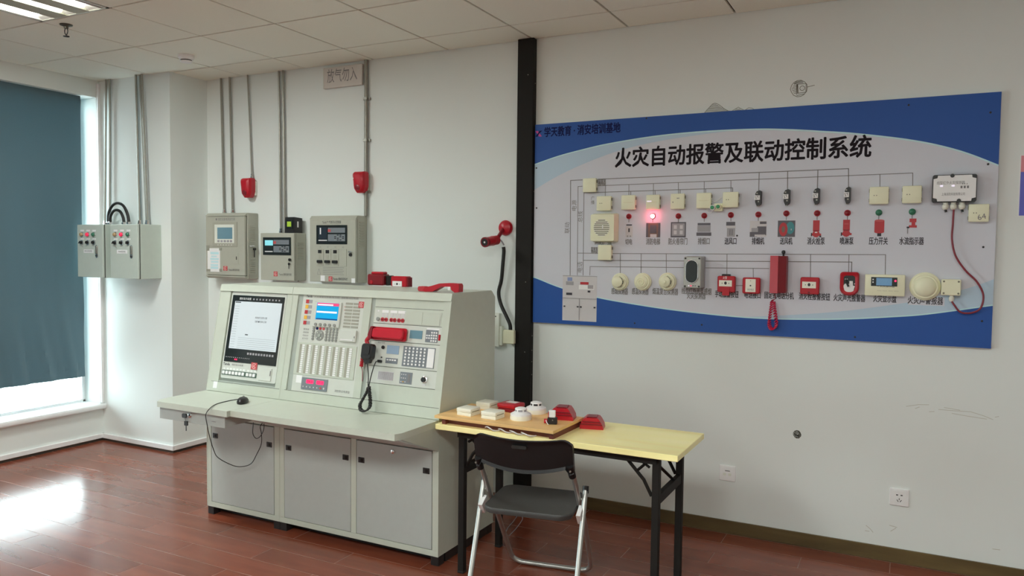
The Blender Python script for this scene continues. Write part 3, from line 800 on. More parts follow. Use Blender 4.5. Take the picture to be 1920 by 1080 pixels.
def door(t, x0, x1, z1=0.566):
    G().box(x0 - 0.001, x1 + 0.001, -1.1415, -1.138, 0.074, z1 + 0.002).obj('door_gap', CABD, t)
    d = G().box(x0 + 0.002, x1 - 0.002, -1.156, -1.140, 0.078, z1 - 0.003, 0.0015).obj('door', DOORG, t)
    for x in (x0 + 0.034, x1 - 0.034):
        l = G().box(x - 0.019, x + 0.019, -1.159, -1.155, 0.450, 0.478, 0.001).obj('latch', BLACK, d)
        G().box(x - 0.004, x + 0.012, -1.1605, -1.158, 0.456, 0.472, 0.001).obj('latch_slide', GLOSSB, l)
    return d

CL = console(1.640, 2.194, 'left console section with the computer screen and pulled-out drawer', -1.50, [])
CRN = console(2.196, 3.220, 'right console section with the alarm keypad and telephone units', -1.47, [2.704])
# desks
def desk(t, poly, z0, z1, name='desk_top'):
    g = G(); n = len(poly)
    g.prism(poly, z0, z1, 'z'); return g.obj(name, CONS, t)
desk(CL, [(1.640, -1.158), (2.194, -1.158), (2.194, -1.515), (1.680, -1.515), (1.655, -1.480), (1.640, -1.400)], DT - 0.030, DT)
desk(CRN, [(2.196, -1.158), (3.220, -1.158), (3.220, -1.460), (3.205, -1.495), (2.196, -1.495)], DT - 0.030, DT)
# wedge-shaped underside of the right desk
G().prism([(-1.158, 0.568), (-1.158, DT - 0.030), (-1.478, DT - 0.030), (-1.470, DT - 0.036)], 2.240, 3.218, 'x').obj('desk_support', DOORG, CRN)
G().prism([(-1.158, 0.568), (-1.158, DT - 0.030), (-1.458, DT - 0.030), (-1.452, DT - 0.034)], 3.218, 3.2203, 'x').obj('support_cheek', CONS, CRN)
d1 = door(CL, 1.676, 2.158)
d2 = door(CRN, 2.230, 2.687); d3 = door(CRN, 2.721, 3.184)
g = G(); g.lathe([(0.010, 0), (0.010, -0.004), (0.007, -0.005)], (2.951, -1.156, 0.532), 'y', 16); g.obj('door_lock', CHROME, d3)
# drawer of the left desk
dw = G(); xA, xB, yA, yB, zA, zB = 1.668, 2.152, -1.490, -1.16, 0.624, 0.686
dw.box(xA, xB, yA, yA + 0.014, zA, zB, 0.001); dw.box(xB - 0.012, xB, yA + 0.014, yB, zA + 0.004, zB - 0.006); dw.box(xA, xA + 0.012, yA + 0.014, yB, zA + 0.004, zB - 0.006)
dw.box(xA + 0.012, xB - 0.012, yA + 0.014, yB, zA + 0.004, zA + 0.010)
dr = dw.obj('drawer', DOORG, CL)
kx, kz = 1.887,0.664
lk = G().lathe([(0.013, 0), (0.013, -0.004), (0.009, -0.006)], (kx + 0.014, yA, kz), 'y', 18).obj('drawer_lock', CHROME, dr)
G().rbox(kx - 0.022, kx + 0.010, yA - 0.022, yA - 0.016, kz - 0.012, kz + 0.010, 0.006).obj('key_head', BLACK, lk)
g = G(); g.rbox(kx - 0.022, kx + 0.002, yA - 0.008, yA - 0.002, kz - 0.056, kz - 0.032, 0.004); g.box(kx - 0.013, kx - 0.008, yA - 0.006, yA - 0.004, kz - 0.084, kz - 0.056)
g.tube([(kx - 0.008, yA - 0.016, kz - 0.010), (kx - 0.010, yA - 0.008, kz - 0.034)], 0.001, 5)
g.obj('spare_key', BLACK, lk)
a, b = 2.071,0.651
G().box(a - 0.012, a + 0.016, yA - 0.0015, yA, b - 0.003, b).obj('drawer_mark', PIC2, dr)

# ---- instrument faces: coordinates are x, up-the-slope v, and y = -out
def s_box(x0, x1, v0, v1, name, m, par, w0=0.0, w1=0.002, r=0.0, b=0.0):
    g = G(SL)
    if r: g.rbox(x0, x1, -w1, -w0, v0, v1, r)
    else: g.box(x0, x1, -w1, -w0, v0, v1, b)
    return g.obj(name, m, par)
REC = -0.014
# left: stiles around the recessed screen unit
s_box(1.640, 1.724, 0.020, 0.556, 'stile', CONS, CL, -0.03, 0.0)
s_box(2.156, 2.194, 0.020, 0.556, 'stile', CONS, CL, -0.03, 0.0)
s_box(1.724, 2.156, 0.020, 0.030, 'sill_strip', CONSD, CL, -0.03, -0.002)  # sill and recess back in darker grey, painting the recess shade
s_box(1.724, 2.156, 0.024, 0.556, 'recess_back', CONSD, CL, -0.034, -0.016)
mp = s_box(1.733, 2.150, 0.045, 0.540, 'screen_unit', CONSW, CL, -0.018, -0.004, r=0.010)
W = -0.004
bz_ = s_box(1.744, 2.138, 0.140, 0.522, 'bezel', GLOSSB, mp, W, W + 0.003)
sc_ = s_box(1.768, 2.126, 0.216, 0.487, 'screen', SCREEN, mp, W + 0.003, W + 0.0036)
W2 = W + 0.0036
s_box(1.772, 1.815, 0.478, 0.484, 'window_text', SCRDARK, sc_, W2, W2 + 0.0002)
for i in range(17):
    s_box(1.774, 1.808, 0.226 + 0.0145 * i, 0.2275 + 0.0145 * i, 'list_line', SCRLINE, sc_, W2, W2 + 0.0002)
for i in range(6):
    s_box(1.830 if i else 1.826, 2.112, 0.224 + 0.011 * i, 0.2255 + 0.011 * i, 'table_line', SCRLINE, sc_, W2, W2 + 0.0002)
s_box(1.880, 1.902, 0.296, 0.302, 'dark_tab', SCRDARK, sc_, W2, W2 + 0.0002)
txt('系统运行正常 火警', 0.012, 1.985, 0.398, -W2, SCRDARK, sc_, 'screen_text', xf=SL, fit=0.09)
txt('日期 ■ 时间 正常', 0.012, 1.985, 0.376, -W2, SCRDARK, sc_, 'screen_text', xf=SL, fit=0.085)
txt('图形显示装置', 0.014, 1.845, 0.502, -(W + 0.003), LABEL, bz_, 'bezel_text', xf=SL, fit=0.09)
for i in range(9): s_box(1.905 + 0.024 * i, 1.915 + 0.024 * i, 0.498, 0.507, 'bezel_icon', PIC2, bz_, W + 0.003, W + 0.0034)
for i in range(10): s_box(1.917 + 0.0205 * i, 1.930 + 0.0205 * i, 0.188, 0.200, 'bezel_button', PIC2, bz_, W + 0.003, W + 0.0045)
for i in range(13): s_box(1.757 + 0.0147 * i, 1.761 + 0.0147 * i, 0.164, 0.168, 'status_lamp', LEDR if i in () else PIC3, bz_, W + 0.003, W + 0.0042)
for x in (1.826, 1.838): s_box(x, x + 0.007, 0.152, 0.159, 'red_lamp', LEDR, bz_, W + 0.003, W + 0.0042)
txt('Tanda', 0.020, 1.766, 0.125, -W, INK, mp, 'brand_lettering', xf=SL, fit=0.052, bold=0.02)
txt('图形显示装置', 0.012, 1.853, 0.124, -W, INKG, mp, 'unit_lettering', xf=SL, fit=0.085)
logo_part(mp, 1.959, 2.004, 0.110, 0.148, -(W + 0.003), SL)
ks = s_box(1.740, 2.006, 0.064, 0.0905, 'key_strip', mat('key_strip_dark', (58, 76, 66), 0.4), mp, W, W + 0.003, r=0.003)
for i in range(10):
    x = 1.7455 + 0.0252 * i + (0.008 if i > 6 else 0)
    s_box(x, x + 0.020, 0.0685, 0.0865, 'key', KEYW, ks, W + 0.003, W + 0.007, b=0.0015)
    s_box(x + 0.001, x + 0.019, 0.0945, 0.1045, 'key_label', mat('pale_key_label', (178, 186, 178), 0.5) if i == 0 else bpy.data.materials['pale_key_label'], mp, W, W + 0.0005)
by = s_box(2.024, 2.116, 0.054, 0.126, 'drive_hatch', CONSW, mp, W, W + 0.004, b=0.002)
s_box(2.107, 2.111, 0.084, 0.112, 'hatch_pull', INKG, by, W + 0.004, W + 0.006)
s_box(1.690, 1.722, -0.018, 0.020, 'blank_sticker', LABEL, CL, 0.0, 0.0012)

# right: stiles
s_box(2.196, 2.236, 0.020, 0.556, 'stile', CONS, CRN, -0.03, 0.0)
s_box(2.236, 2.268, 0.020, 0.556, 'shade_strip', CONSD, CRN, -0.03, -0.006)  # darker grey strip paints the shade beside the stile
s_box(2.690, 2.736, 0.020, 0.556, 'stile', CONS, CRN, -0.03, 0.0)
s_box(2.736, 2.758, 0.020, 0.556, 'shade_strip', CONSD, CRN, -0.03, -0.006)
s_box(3.180, 3.220, 0.020, 0.556, 'stile', CONS, CRN, -0.03, 0.0)
W = -0.006
A = s_box(2.268, 2.690, 0.022, 0.546, 'alarm_controller_panel', CONSW, CRN, -0.03, W)
txt('Tanda', 0.017, 2.310, 0.535, -W, INK, A, 'brand_lettering', xf=SL, fit=0.042, bold=0.02)
txt('火灾报警控制器(联动型) 消防联动控制器', 0.011, 2.495, 0.534, -W, INKG, A, 'unit_lettering', xf=SL, fit=0.30)
for i, v in enumerate((0.507, 0.478, 0.449, 0.420, 0.391)):
    s_box(2.292, 2.312, v - 0.010, v + 0.010, 'alarm_lamp', (PICR, YELLOW)[i % 2], A, W, W + 0.002)
    s_box(2.314, 2.336, v - 0.009, v + 0.009, 'lamp_caption', PIC2, A, W, W + 0.001)
lf = s_box(2.357, 2.544, 0.372, 0.510, 'lcd_frame', CONSW, A, W, W + 0.008, b=0.003)
lc = s_box(2.378, 2.528, 0.412, 0.503, 'lcd', LCDB, lf, W + 0.008, W + 0.009)
s_box(2.382, 2.528, 0.487, 0.502, 'red_banner', LCDR, lc, W + 0.009, W + 0.0094)
s_box(2.384, 2.490, 0.489, 0.496, 'banner_text', LCDW, lc, W + 0.0094, W + 0.0097)
s_box(2.382, 2.520, 0.449, 0.458, 'white_banner', LCDW, lc, W + 0.009, W + 0.0094)
s_box(2.384, 2.528, 0.413, 0.419, 'status_row', mat('lcd_navy', (30, 70, 130), 0.2, emit=0.3, k=1), lc, W + 0.009, W + 0.0094)
for i in range(5):
    G(SL).cyl((2.386 + 0.032 * i, -(W + 0.008), 0.385), 0.0085, -0.005, 'y', 12).obj('soft_key', KEYG, lf)
for j in range(5):
    for i in range(8):
        x, v = 2.371 + 0.0226 * i, 0.364 - 0.0145 * j
        if j and 1 <= i <= 3: continue
        m = KEYG
        if j == 0: m = (KEYG, INKB, PICR, LOGO, KEYG, KEYG, KEYG, KEYG)[i]
        G(SL).cyl((x, -W, v), 0.0072, -0.004, 'y', 10).obj('key', m, A)
cx, cv = 2.4155, 0.328
G(SL).lathe([(0.029, 0), (0.029, -0.002), (0.022, -0.003)], (cx, -W, cv), 'y', 20).obj('cursor_ring', KEYG, A)
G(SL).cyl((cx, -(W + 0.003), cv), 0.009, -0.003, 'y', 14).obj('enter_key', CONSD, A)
for q in range(4):
    a = PI / 4 + PI / 2 * q
    G(SL).cyl((cx + 0.019 * math.cos(a), -(W + 0.003), cv + 0.019 * math.sin(a)), 0.004, -0.003, 'y', 8).obj('cursor_key', CONSW, A)
for j, s in enumerate(('警报器', '总线控制', '手动允许', '打印')):
    txt(s, 0.010, 2.318, 0.355 - 0.017 * j, -W, INKG, A, 'caption', xf=SL, fit=0.040)
for j in range(8):
    for i in range(2):
        x, v = 2.566 + 0.0515 * i, 0.506 - 0.0175 * j
        s_box(x, x + 0.046, v - 0.0055, v + 0.0055, 'status_bar', mat('status_bar_grey', (122, 122, 112), 0.5) if (i, j) == (0, 0) else bpy.data.materials['status_bar_grey'], A, W, W + 0.0012)
    s_box(2.5595, 2.5635, 0.504 - 0.0175 * j, 0.508 - 0.0175 * j, 'status_lamp', LOGO if j in (1, 2) else PIC3, A, W, W + 0.0015)
logo_part(A, 2.652, 2.686, 0.487, 0.520, -(W + 0.0015), SL)
pr = s_box(2.554, 2.666, 0.304, 0.367, 'printer_cover', CONSW, A, W, W + 0.012, b=0.003)
s_box(2.568, 2.650, 0.312, 0.317, 'paper_slot', KEYW, pr, W + 0.012, W + 0.014)
s_box(2.655, 2.659, 0.326, 0.336, 'cover_pull', INKG, pr, W + 0.012, W + 0.014)
kb = s_box(2.268, 2.676, 0.110, 0.284, 'zone_key_panel', CONS, A, W, W + 0.003, b=0.001)
cols = [2.317 + 0.0458 * i for i in range(8)]
for i, x in enumerate(cols):
    s_box(x - 0.026, x - 0.010, 0.119, 0.274, 'caption_strip', mat('zone_strip_grey', (122, 121, 110), 0.5) if i == 0 else bpy.data.materials['zone_strip_grey'], kb, W + 0.003, W + 0.0036)
    for j in range(14):
        v = 0.121 + 0.0110 * j
        s_box(x - 0.008, x + 0.010, v, v + 0.0078, 'zone_key', KEYW, kb, W + 0.003, W + 0.0055)
sg = s_box(2.335, 2.512, 0.035, 0.098, 'power_display', SLATE, A, W, W + 0.004, b=0.001)
for x in (2.368, 2.438): 
    dd = s_box(x, x + 0.050, 0.068, 0.089, 'digit_window', LEDR, sg, W + 0.004, W + 0.005, r=0.006)
    txt('24.6' if x < 2.4 else '27.1', 0.016, x + 0.025, 0.0785, -(W + 0.005), PICR, dd, 'digits', xf=SL, fit=0.036, bold=0.02)
for i in range(7): G(SL).cyl((2.352 + 0.0235 * i, -(W + 0.004), 0.050), 0.0055 if i > 4 else 0.0035, -0.002, 'y', 10).obj('push_button', LOGO if i == 5 else PIC3, sg)
s_box(2.293, 2.332, 0.066, 0.106, 'blank_sticker', LABEL, A, W, W + 0.0012)
txt('消防联动电源盘', 0.014, 2.612, 0.045, -W, INKG, A, 'caption', xf=SL, fit=0.10)

B = s_box(2.758, 3.180, 0.022, 0.546, 'telephone_panel', CONS, CRN, -0.03, W)
g = G(SL)
for v in (0.497, 0.4135, 0.3245, 0.1955, 0.108): g.box(2.760, 3.178, -W - 0.0004, -W, v - 0.0011, v + 0.0011)
g.obj('seam', CABD, B)
ub = s_box(2.764, 3.168, 0.4155, 0.484, 'direct_line_unit', CONSW, B, W, W + 0.002)
for x in (2.956, 3.060): s_box(x, x + 0.103, 0.4175, 0.483, 'blank_plate', CONS, ub, W + 0.002, W + 0.004, b=0.001)
for i, x in enumerate((2.817, 2.840, 2.872, 2.893, 2.919, 2.942)):
    q = G(SL).lathe([(0.0105, 0), (0.0105, -0.004), (0.006, -0.005)], (x, -(W + 0.002), 0.434), 'y', 16).obj('red_button', PICR, ub)
    G(SL).cyl((x, -(W + 0.006), 0.434), 0.0055, -0.003, 'y', 10).obj('button_cap', REDD, q)
    for v in (0.452, 0.462): s_box(x - 0.007, x + 0.007, v - 0.003, v + 0.003, 'status_lamp', PIC3, ub, W + 0.002, W + 0.003)
for x in (2.809, 2.861, 2.909): s_box(x, x + 0.042, 0.469, 0.483, 'paper_label', KEYW, ub, W + 0.002, W + 0.0032)
s_box(2.781, 2.792, 0.474, 0.481, 'paper_label', KEYW, ub, W + 0.002, W + 0.0032)
G(SL).cyl((2.789, -(W + 0.002), 0.435), 0.010, -0.006, 'y', 14).obj('key_switch', KEYG, ub)
ut = s_box(2.764, 3.178, 0.326, 0.412, 'telephone_unit', CONSW, B, W, W + 0.002)
s_box(2.995, 3.069, 0.348, 0.389, 'lcd', LCDT, ut, W + 0.002, W + 0.004)
kp = s_box(3.090, 3.161, 0.335, 0.396, 'keypad', SLATE, ut, W + 0.002, W + 0.004)
for i in range(3):
    for j in range(4): s_box(3.122 + 0.0135 * i, 3.131 + 0.0135 * i, 0.338 + 0.0135 * j, 0.347 + 0.0135 * j, 'key', KEYW, kp, W + 0.004, W + 0.007, b=0.001)
for i in range(2):
    for j in range(2): s_box(3.094 + 0.0135 * i, 3.104 + 0.0135 * i, 0.352 + 0.0125 * j, 0.359 + 0.0125 * j, 'key', KEYW, kp, W + 0.004, W + 0.007, b=0.001)
s_box(3.092, 3.166, 0.3975, 0.405, 'paper_label', KEYW, ut, W + 0.002, W + 0.003)
s_box(3.167, 3.177, 0.347, 0.376, 'red_toggle', RED, ut, W + 0.002, W + 0.008, b=0.001)
ua = s_box(2.764, 3.178, 0.198, 0.322, 'broadcast_unit', CONSW, B, W, W + 0.002)
s_box(2.866, 2.940, 0.262, 0.305, 'lcd', mat('lcd_blue_grey', (112, 130, 148), 0.15), ua, W + 0.002, W + 0.004)
k4 = s_box(2.866, 2.939, 0.214, 0.241, 'keypad', SLATE, ua, W + 0.002, W + 0.004)
for i in range(4): s_box(2.874 + 0.0155 * i, 2.884 + 0.0155 * i, 0.228, 0.235, 'key', KEYW, k4, W + 0.004, W + 0.006)
k6 = s_box(2.967, 3.156, 0.207, 0.308, 'zone_keypad', SLATE, ua, W + 0.002, W + 0.004)
for i in range(6):
    for j in range(6): s_box(2.979 + 0.0225 * i, 2.989 + 0.0225 * i, 0.214 + 0.0158 * j, 0.224 + 0.0158 * j, 'key', KEYW, k6, W + 0.004, W + 0.007, b=0.001)
s_box(3.114, 3.153, 0.210, 0.304, 'paper_label', KEYW, k6, W + 0.004, W + 0.005)
G(SL).lathe([(0.009, 0), (0.009, -0.006), (0.004, -0.006)], (2.842, -(W + 0.002), 0.292), 'y', 16).obj('volume_knob', BLACK, ua)
s_box(2.834, 2.842, 0.238, 0.244, 'jack', BLACK, ua, W + 0.002, W + 0.004)
s_box(2.824, 2.846, 0.213, 0.227, 'microphone_plug', BLACK, ua, W + 0.002, W + 0.020, b=0.003)
txt('消防应急广播设备', 0.010, 2.826, 0.3145, -(W + 0.002), INKG, ua, 'caption', xf=SL, fit=0.045)
us = s_box(2.764, 3.178, 0.110, 0.193, 'speaker_unit', CONSW, B, W, W + 0.002)
gr = s_box(2.829, 2.924, 0.128, 0.171, 'speaker_grille', PIC3, us, W + 0.002, W + 0.003)
for i in range(16): s_box(2.831 + 0.0059 * i, 2.834 + 0.0059 * i, 0.130, 0.169, 'grille_slot', PIC2, gr, W + 0.003, W + 0.0036)
sq = s_box(2.965, 3.037, 0.120, 0.178, 'amplifier_plate', SLATE, us, W + 0.002, W + 0.004)
s_box(3.012, 3.026, 0.128, 0.170, 'dark_strip', INKG, sq, W + 0.004, W + 0.0046)
for i in range(3):
    for j in range(3): G(SL).cyl((2.975 + 0.012 * i, -(W + 0.004), 0.130 + 0.018 * j), 0.003, -0.001, 'y', 8).obj('status_lamp', PIC3 if j else YELLOW if i == 1 else PIC3, sq)
kl = G(SL).lathe([(0.018, 0), (0.018, -0.004), (0.014, -0.006)], (3.111, -(W + 0.002), 0.150), 'y', 20).obj('key_lock', CHROME, us)
G(SL).cyl((3.111, -(W + 0.006), 0.150), 0.0115, -0.012, 'y', 16).obj('key', BLACK, kl)
s_box(3.100, 3.122, 0.122, 0.128, 'caption_plate', PIC3, us, W + 0.002, W + 0.003)

# red handset in its cradle
t = thing('telephone_handset', 'red telephone handset lying across the console face', 'telephone', (2.876, -1.10, 1.07))
G(SL).rbox(2.772, 2.984, -0.012, -0.002 - W - 0.008, 0.328, 0.394, 0.012).obj('cradle', RED, t)
g = G(SL); g.rbox(2.784, 2.976, -0.034, -0.012, 0.336, 0.386, 0.014, 0.005); g.obj('handset', mat('bright_red_plastic', (150, 18, 34), 0.32), t)
G(SL).prism([(2.764, 0.350), (2.776, 0.392), (2.790, 0.394), (2.786, 0.330), (2.772, 0.328)], -0.036, -0.008).obj('earpiece', REDD, t)
G(SL).tube(spline([(2.775, -0.020, 0.345), (2.763, -0.026, 0.330), (2.757, -0.028, 0.316), (2.766, -0.024, 0.296)], 5), 0.0105, 10).obj('cord_boot', RED, t)
P = [Vector((2.752, -0.022, 0.262)), Vector((2.738, -0.020, 0.230)), Vector((2.734, -0.018, 0.185))]
PP = spline(P, 60); hel = []
for i, p in enumerate(PP): hel.append((p[0] + 0.0075 * math.cos(i * 0.75), p[1] + 0.0075 * math.sin(i * 0.75), p[2]))
G(SL).tube(hel, 0.0032, 6).obj('coiled_cord', RED, t)
G(SL).tube(spline([(2.766, -0.022, 0.297), (2.760, -0.022, 0.280), (2.752, -0.022, 0.262)], 4), 0.003, 6).obj('cord_lead', REDD, t)
G(SL).tube(spline([(2.734, -0.018, 0.185), (2.736, -0.006, 0.160), (2.740, -0.002, 0.110)], 4), 0.0018, 6).obj('cord_tail', REDWIRE, t)

# black hand microphone with coiled lead
SLM = SL @ Matrix.Translation((0.026, 0, 0))
t = thing('hand_microphone', 'black hand microphone with a looped coiled lead hanging on the console', 'microphone', (2.77, -1.13, 0.95))
g = G(SLM); g.rbox(2.738, 2.806, -0.078, -0.044, 0.222, 0.302, 0.016, 0.006)
g.prism([(2.748, 0.232), (2.800, 0.232), (2.792, 0.206), (2.768, 0.198), (2.762, 0.206)], -0.070, -0.048)
g.obj('microphone_body', BLACK, t)
G(SLM).rbox(2.752, 2.794, -0.081, -0.076, 0.246, 0.292, 0.010).obj('microphone_grille', RUBBER, t)
lead = spline([(2.800, -0.018, 0.219), (2.798, -0.022, 0.212), (2.796, -0.030, 0.190), (2.789, -0.034, 0.140), (2.783, -0.036, 0.080)], 6)
G(SLM).tube(lead, 0.0026, 6).obj('lead', RUBBER, t)
G(SLM).tube(spline([(2.776, -0.060, 0.205), (2.778, -0.044, 0.150), (2.782, -0.038, 0.085)], 5), 0.0026, 6).obj('lead', RUBBER, t)
lp = spline([(2.784, -0.038, 0.086), (2.782, -0.044, 0.060), (2.766, -0.050, 0.020), (2.759, -0.056, -0.006), (2.774, -0.062, -0.030), (2.802, -0.062, -0.032), (2.821, -0.058, -0.012), (2.816, -0.052, 0.018), (2.799, -0.044, 0.058), (2.787, -0.038, 0.086)], 26)
hel = []
for i, p in enumerate(lp): hel.append((p[0] + 0.0065 * math.cos(i * 1.15), p[1] + 0.0065 * math.sin(i * 1.15), p[2] + 0.0035 * math.sin(i * 1.15 + 1)))
G(SLM).tube(hel, 0.0038, 6).obj('coiled_lead', RUBBER, t)

# computer mouse with its cable
mx, my = 2.094,-1.316
t = thing('computer_mouse', 'black wired computer mouse on the left console desk', 'mouse', (mx, my, DT), rotz=math.radians(35), local=True)
prof = []
g = G(); n = 18; rings = [(0.0, 1.0), (0.006, 1.02), (0.016, 0.98), (0.026, 0.82), (0.033, 0.55), (0.036, 0.2)]
vs = []; 
for z, k in rings:
    for i in range(n):
        a = 2 * PI * i / n; vs.append((0.031 * k * math.cos(a) * (0.92 + 0.08 * math.sin(a)), 0.056 * k * math.sin(a) - (0.006 * z / 0.036), z * 0.85))
fs = [(j * n + i, j * n + (i + 1) % n, (j + 1) * n + (i + 1) % n, (j + 1) * n + i) for j in range(len(rings) - 1) for i in range(n)] + [tuple(range(n)), tuple(range(len(vs) - 1, len(vs) - n - 1, -1))]
g.add(vs, fs); g.obj('shell', BLACK, t)
G().cyl((-0.004, 0.022, 0.0265), 0.007, 0.008, 'x', 14).obj('scroll_wheel', KEYG, t)
G().box(-0.0006, 0.0006, 0.008, 0.046, 0.016, 0.0285).obj('button_split', GLOSSB, t)
t = thing('mouse_cable', 'thin black mouse cable drooping in front of the left console door', 'cable', (1.95, -1.5, 0.3))
pts = []
for yy, q in ((-1, (2.013,-1.269)), (-1, (2.005,-1.342)), (-1, (2.022,-1.432)), (-1, (2.09,-1.533))): pts.append((q[0], q[1], DT + 0.003))
x, z = 2.052,0.687
pts.append((x, -1.521, z))
for yy, q in ((-1.520, (2.059,0.642)), (-1.48, (2.028,0.575)), (-1.40, (1.972,0.466)), (-1.32, (1.914,0.402)), (-1.25, (1.922,0.351)), (-1.20, (1.945,0.327)), (-1.19, (2.019,0.35)), (-1.20, (2.074,0.413)), (-1.20, (2.109,0.476)), (-1.21, (2.12,0.538)), (-1.22, (2.122,0.576)), (-1.22, (2.142,0.601))):
    pts.append((q[0], yy, q[1]))
G().tube(spline(pts, 6), 0.0022, 6).obj('cable', RUBBER, t)
P = [(q[0], -1.22, q[1]) for q in ((2.072,0.593), (2.067,0.534), (2.091,0.508), (2.122,0.523), (2.146,0.561), (2.15,0.599))]
G().tube(spline(P, 6), 0.0020, 6).obj('cable_loop', RUBBER, t)

# things lying on top of the console
zc = CZ + 0.0042
x, y = 2.404,-0.582
t = thing('alarm_sounder', 'red box sounder lying on the console beneath the right wall panel', 'sounder', (x, y + 0.04, zc))
g = G(); g.rbox(x - 0.062, x + 0.058, y, y + 0.060, zc, zc + 0.066, 0.012, 0.006); g.obj('housing', REDD, t)
g = G(); g.box(x - 0.040, x + 0.050, y + 0.006, y + 0.055, zc + 0.064, zc + 0.080, 0.006); g.obj('strobe_lens', RED, t)
G().box(x + 0.058, x + 0.078, y + 0.02, y + 0.08, zc, zc + 0.058, 0.003).obj('base', RUBBER, t)
G().lathe([(0.012, 0), (0.010, -0.003)], (x - 0.03, y, zc + 0.018), 'y', 14).obj('speaker_mark', RED, t)
x, y = 2.619,-0.656
t = thing('call_point', 'red call point with a white face lying on the console top', 'call point', (x, y + 0.05, zc))
G().rbox(x - 0.060, x + 0.048, y + 0.014, y + 0.060, zc, zc + 0.060, 0.008, 0.004).obj('housing', RED, t)
w_ = G().box(x - 0.048, x + 0.018, y + 0.0125, y + 0.015, zc + 0.002, zc + 0.032).obj('face', LABEL, t)
txt('▸ ● ◂', 0.016, x - 0.015, zc + 0.015, y + 0.0125, INK, w_, 'marks', fit=0.036)
G().box(x + 0.048, x + 0.058, y + 0.018, y + 0.060, zc, zc + 0.054, 0.002).obj('base', REDD, t)
x0h, y0h = 2.973,-0.983
t = thing('telephone_handset', 'red telephone handset lying on top of the console', 'telephone', (x0h + 0.12, y0h + 0.03, zc))
P = [(0.0, 0.010), (0.012, 0.022), (0.05, 0.030), (0.10, 0.044), (0.16, 0.048), (0.210, 0.046), (0.2155, 0.036), (0.214, 0.004), (0.190, 0.001), (0.172, 0.012), (0.165, 0.030), (0.110, 0.028), (0.075, 0.010), (0.060, 0.002), (0.012, 0.0), (0.0, 0.004)]
xs0 = x0h + 0.028
G().prism([(xs0 + a, zc + b) for a, b in P], y0h + 0.010, y0h + 0.052).obj('handset', RED, t)
G().prism(rrect(x0h - 0.006, x0h + 0.040, zc + 0.001, zc + 0.026, 0.010), y0h + 0.014, y0h + 0.046).obj('cord_boot', PICR, t)
G().box(xs0 + 0.150, xs0 + 0.168, y0h + 0.006, y0h + 0.014, zc + 0.012, zc + 0.028, 0.002).obj('hook_button', LABEL, t)

# ================================================================ training display board
BX0, BX1, BZ0, BZ1, BY = 3.172, 5.566, 1.104, 2.302, -0.026
t = thing('display_board', 'large blue and white printed board with mounted fire alarm devices', 'display board', ((BX0 + BX1) / 2, -0.013, BZ0))
BOARD = t
G().box(BX0, BX1, BY, 0, BZ0, BZ1, 0.0015).obj('panel', BOARDW, t)
ye = BY - 0.0003
def clampb(P): return [(min(max(a, BX0 + 0.001), BX1 - 0.001), min(max(b, BZ0 + 0.001), BZ1 - 0.001)) for a, b in P]
TOP = clampb([(3.163,2.066), (3.322,2.107), (3.475,2.138), (3.64,2.165), (3.903,2.192), (4.163,2.203), (4.437,2.2), (4.616,2.188), (4.79,2.168), (4.964,2.145), (5.218,2.097), (5.407,2.039), (5.57,1.965)])
BOT = clampb([(3.173,1.377), (3.209,1.367), (3.36,1.318), (3.59,1.269), (3.834,1.237), (4.067,1.214), (4.36,1.196), (4.557,1.193), (4.766,1.2), (4.943,1.211), (5.134,1.231), (5.299,1.253), (5.573,1.307)])
PAL = clampb([(3.165,1.91), (3.289,1.971), (3.419,2.027), (3.576,2.082), (3.747,2.129), (3.955,2.163), (4.164,2.183), (4.363,2.196), (4.501,2.196)])
PAR = clampb([(4.43,1.198), (4.661,1.22), (4.902,1.25), (5.132,1.292), (5.296,1.33), (5.464,1.387), (5.57,1.432)])
def sm(P): return [(p[0], p[2]) for p in spline([(a, 0, b) for a, b in P], 5)]
TOPs, BOTs, PALs, PARs = sm(TOP), sm(BOT), sm(PAL), sm(PAR)
def strip(lower, upper, y0, name, m):
    g = G(); n = len(lower)
    vs = [(a, y0, b) for a, b in lower] + [(a, y0, b) for a, b in upper]
    g.add(vs, [(i, i + 1, n + i + 1, n + i) for i in range(n - 1)]); return g.obj(name, m, BOARD)
def at_x(P, x):
    for (a, b), (c, d) in zip(P[:-1], P[1:]):
        if a <= x <= c and c > a: return b + (d - b) * (x - a) / (c - a)
    return P[0][1] if x < P[0][0] else P[-1][1]
strip(PALs, [(a, at_x(TOPs, a)) for a, b in PALs], ye, 'pale_band', PALEB)
strip([(a, at_x(BOTs, a)) for a, b in PARs], PARs, ye, 'pale_band', PALEB)
strip(TOPs, [(a, BZ1 - 0.001) for a, b in TOPs], ye - 0.0003, 'blue_band', BLUET)
strip([(a, BZ0 + 0.001) for a, b in BOTs], BOTs, ye - 0.0003, 'blue_band', BLUET)
strip([(a, b - 0.006 + 0.002 * math.sin(a)) for a, b in TOPs], TOPs, ye - 0.0005, 'band_edge', EDGEB)
strip(BOTs, [(a, b + 0.006) for a, b in BOTs], ye - 0.0005, 'band_edge', EDGEB)
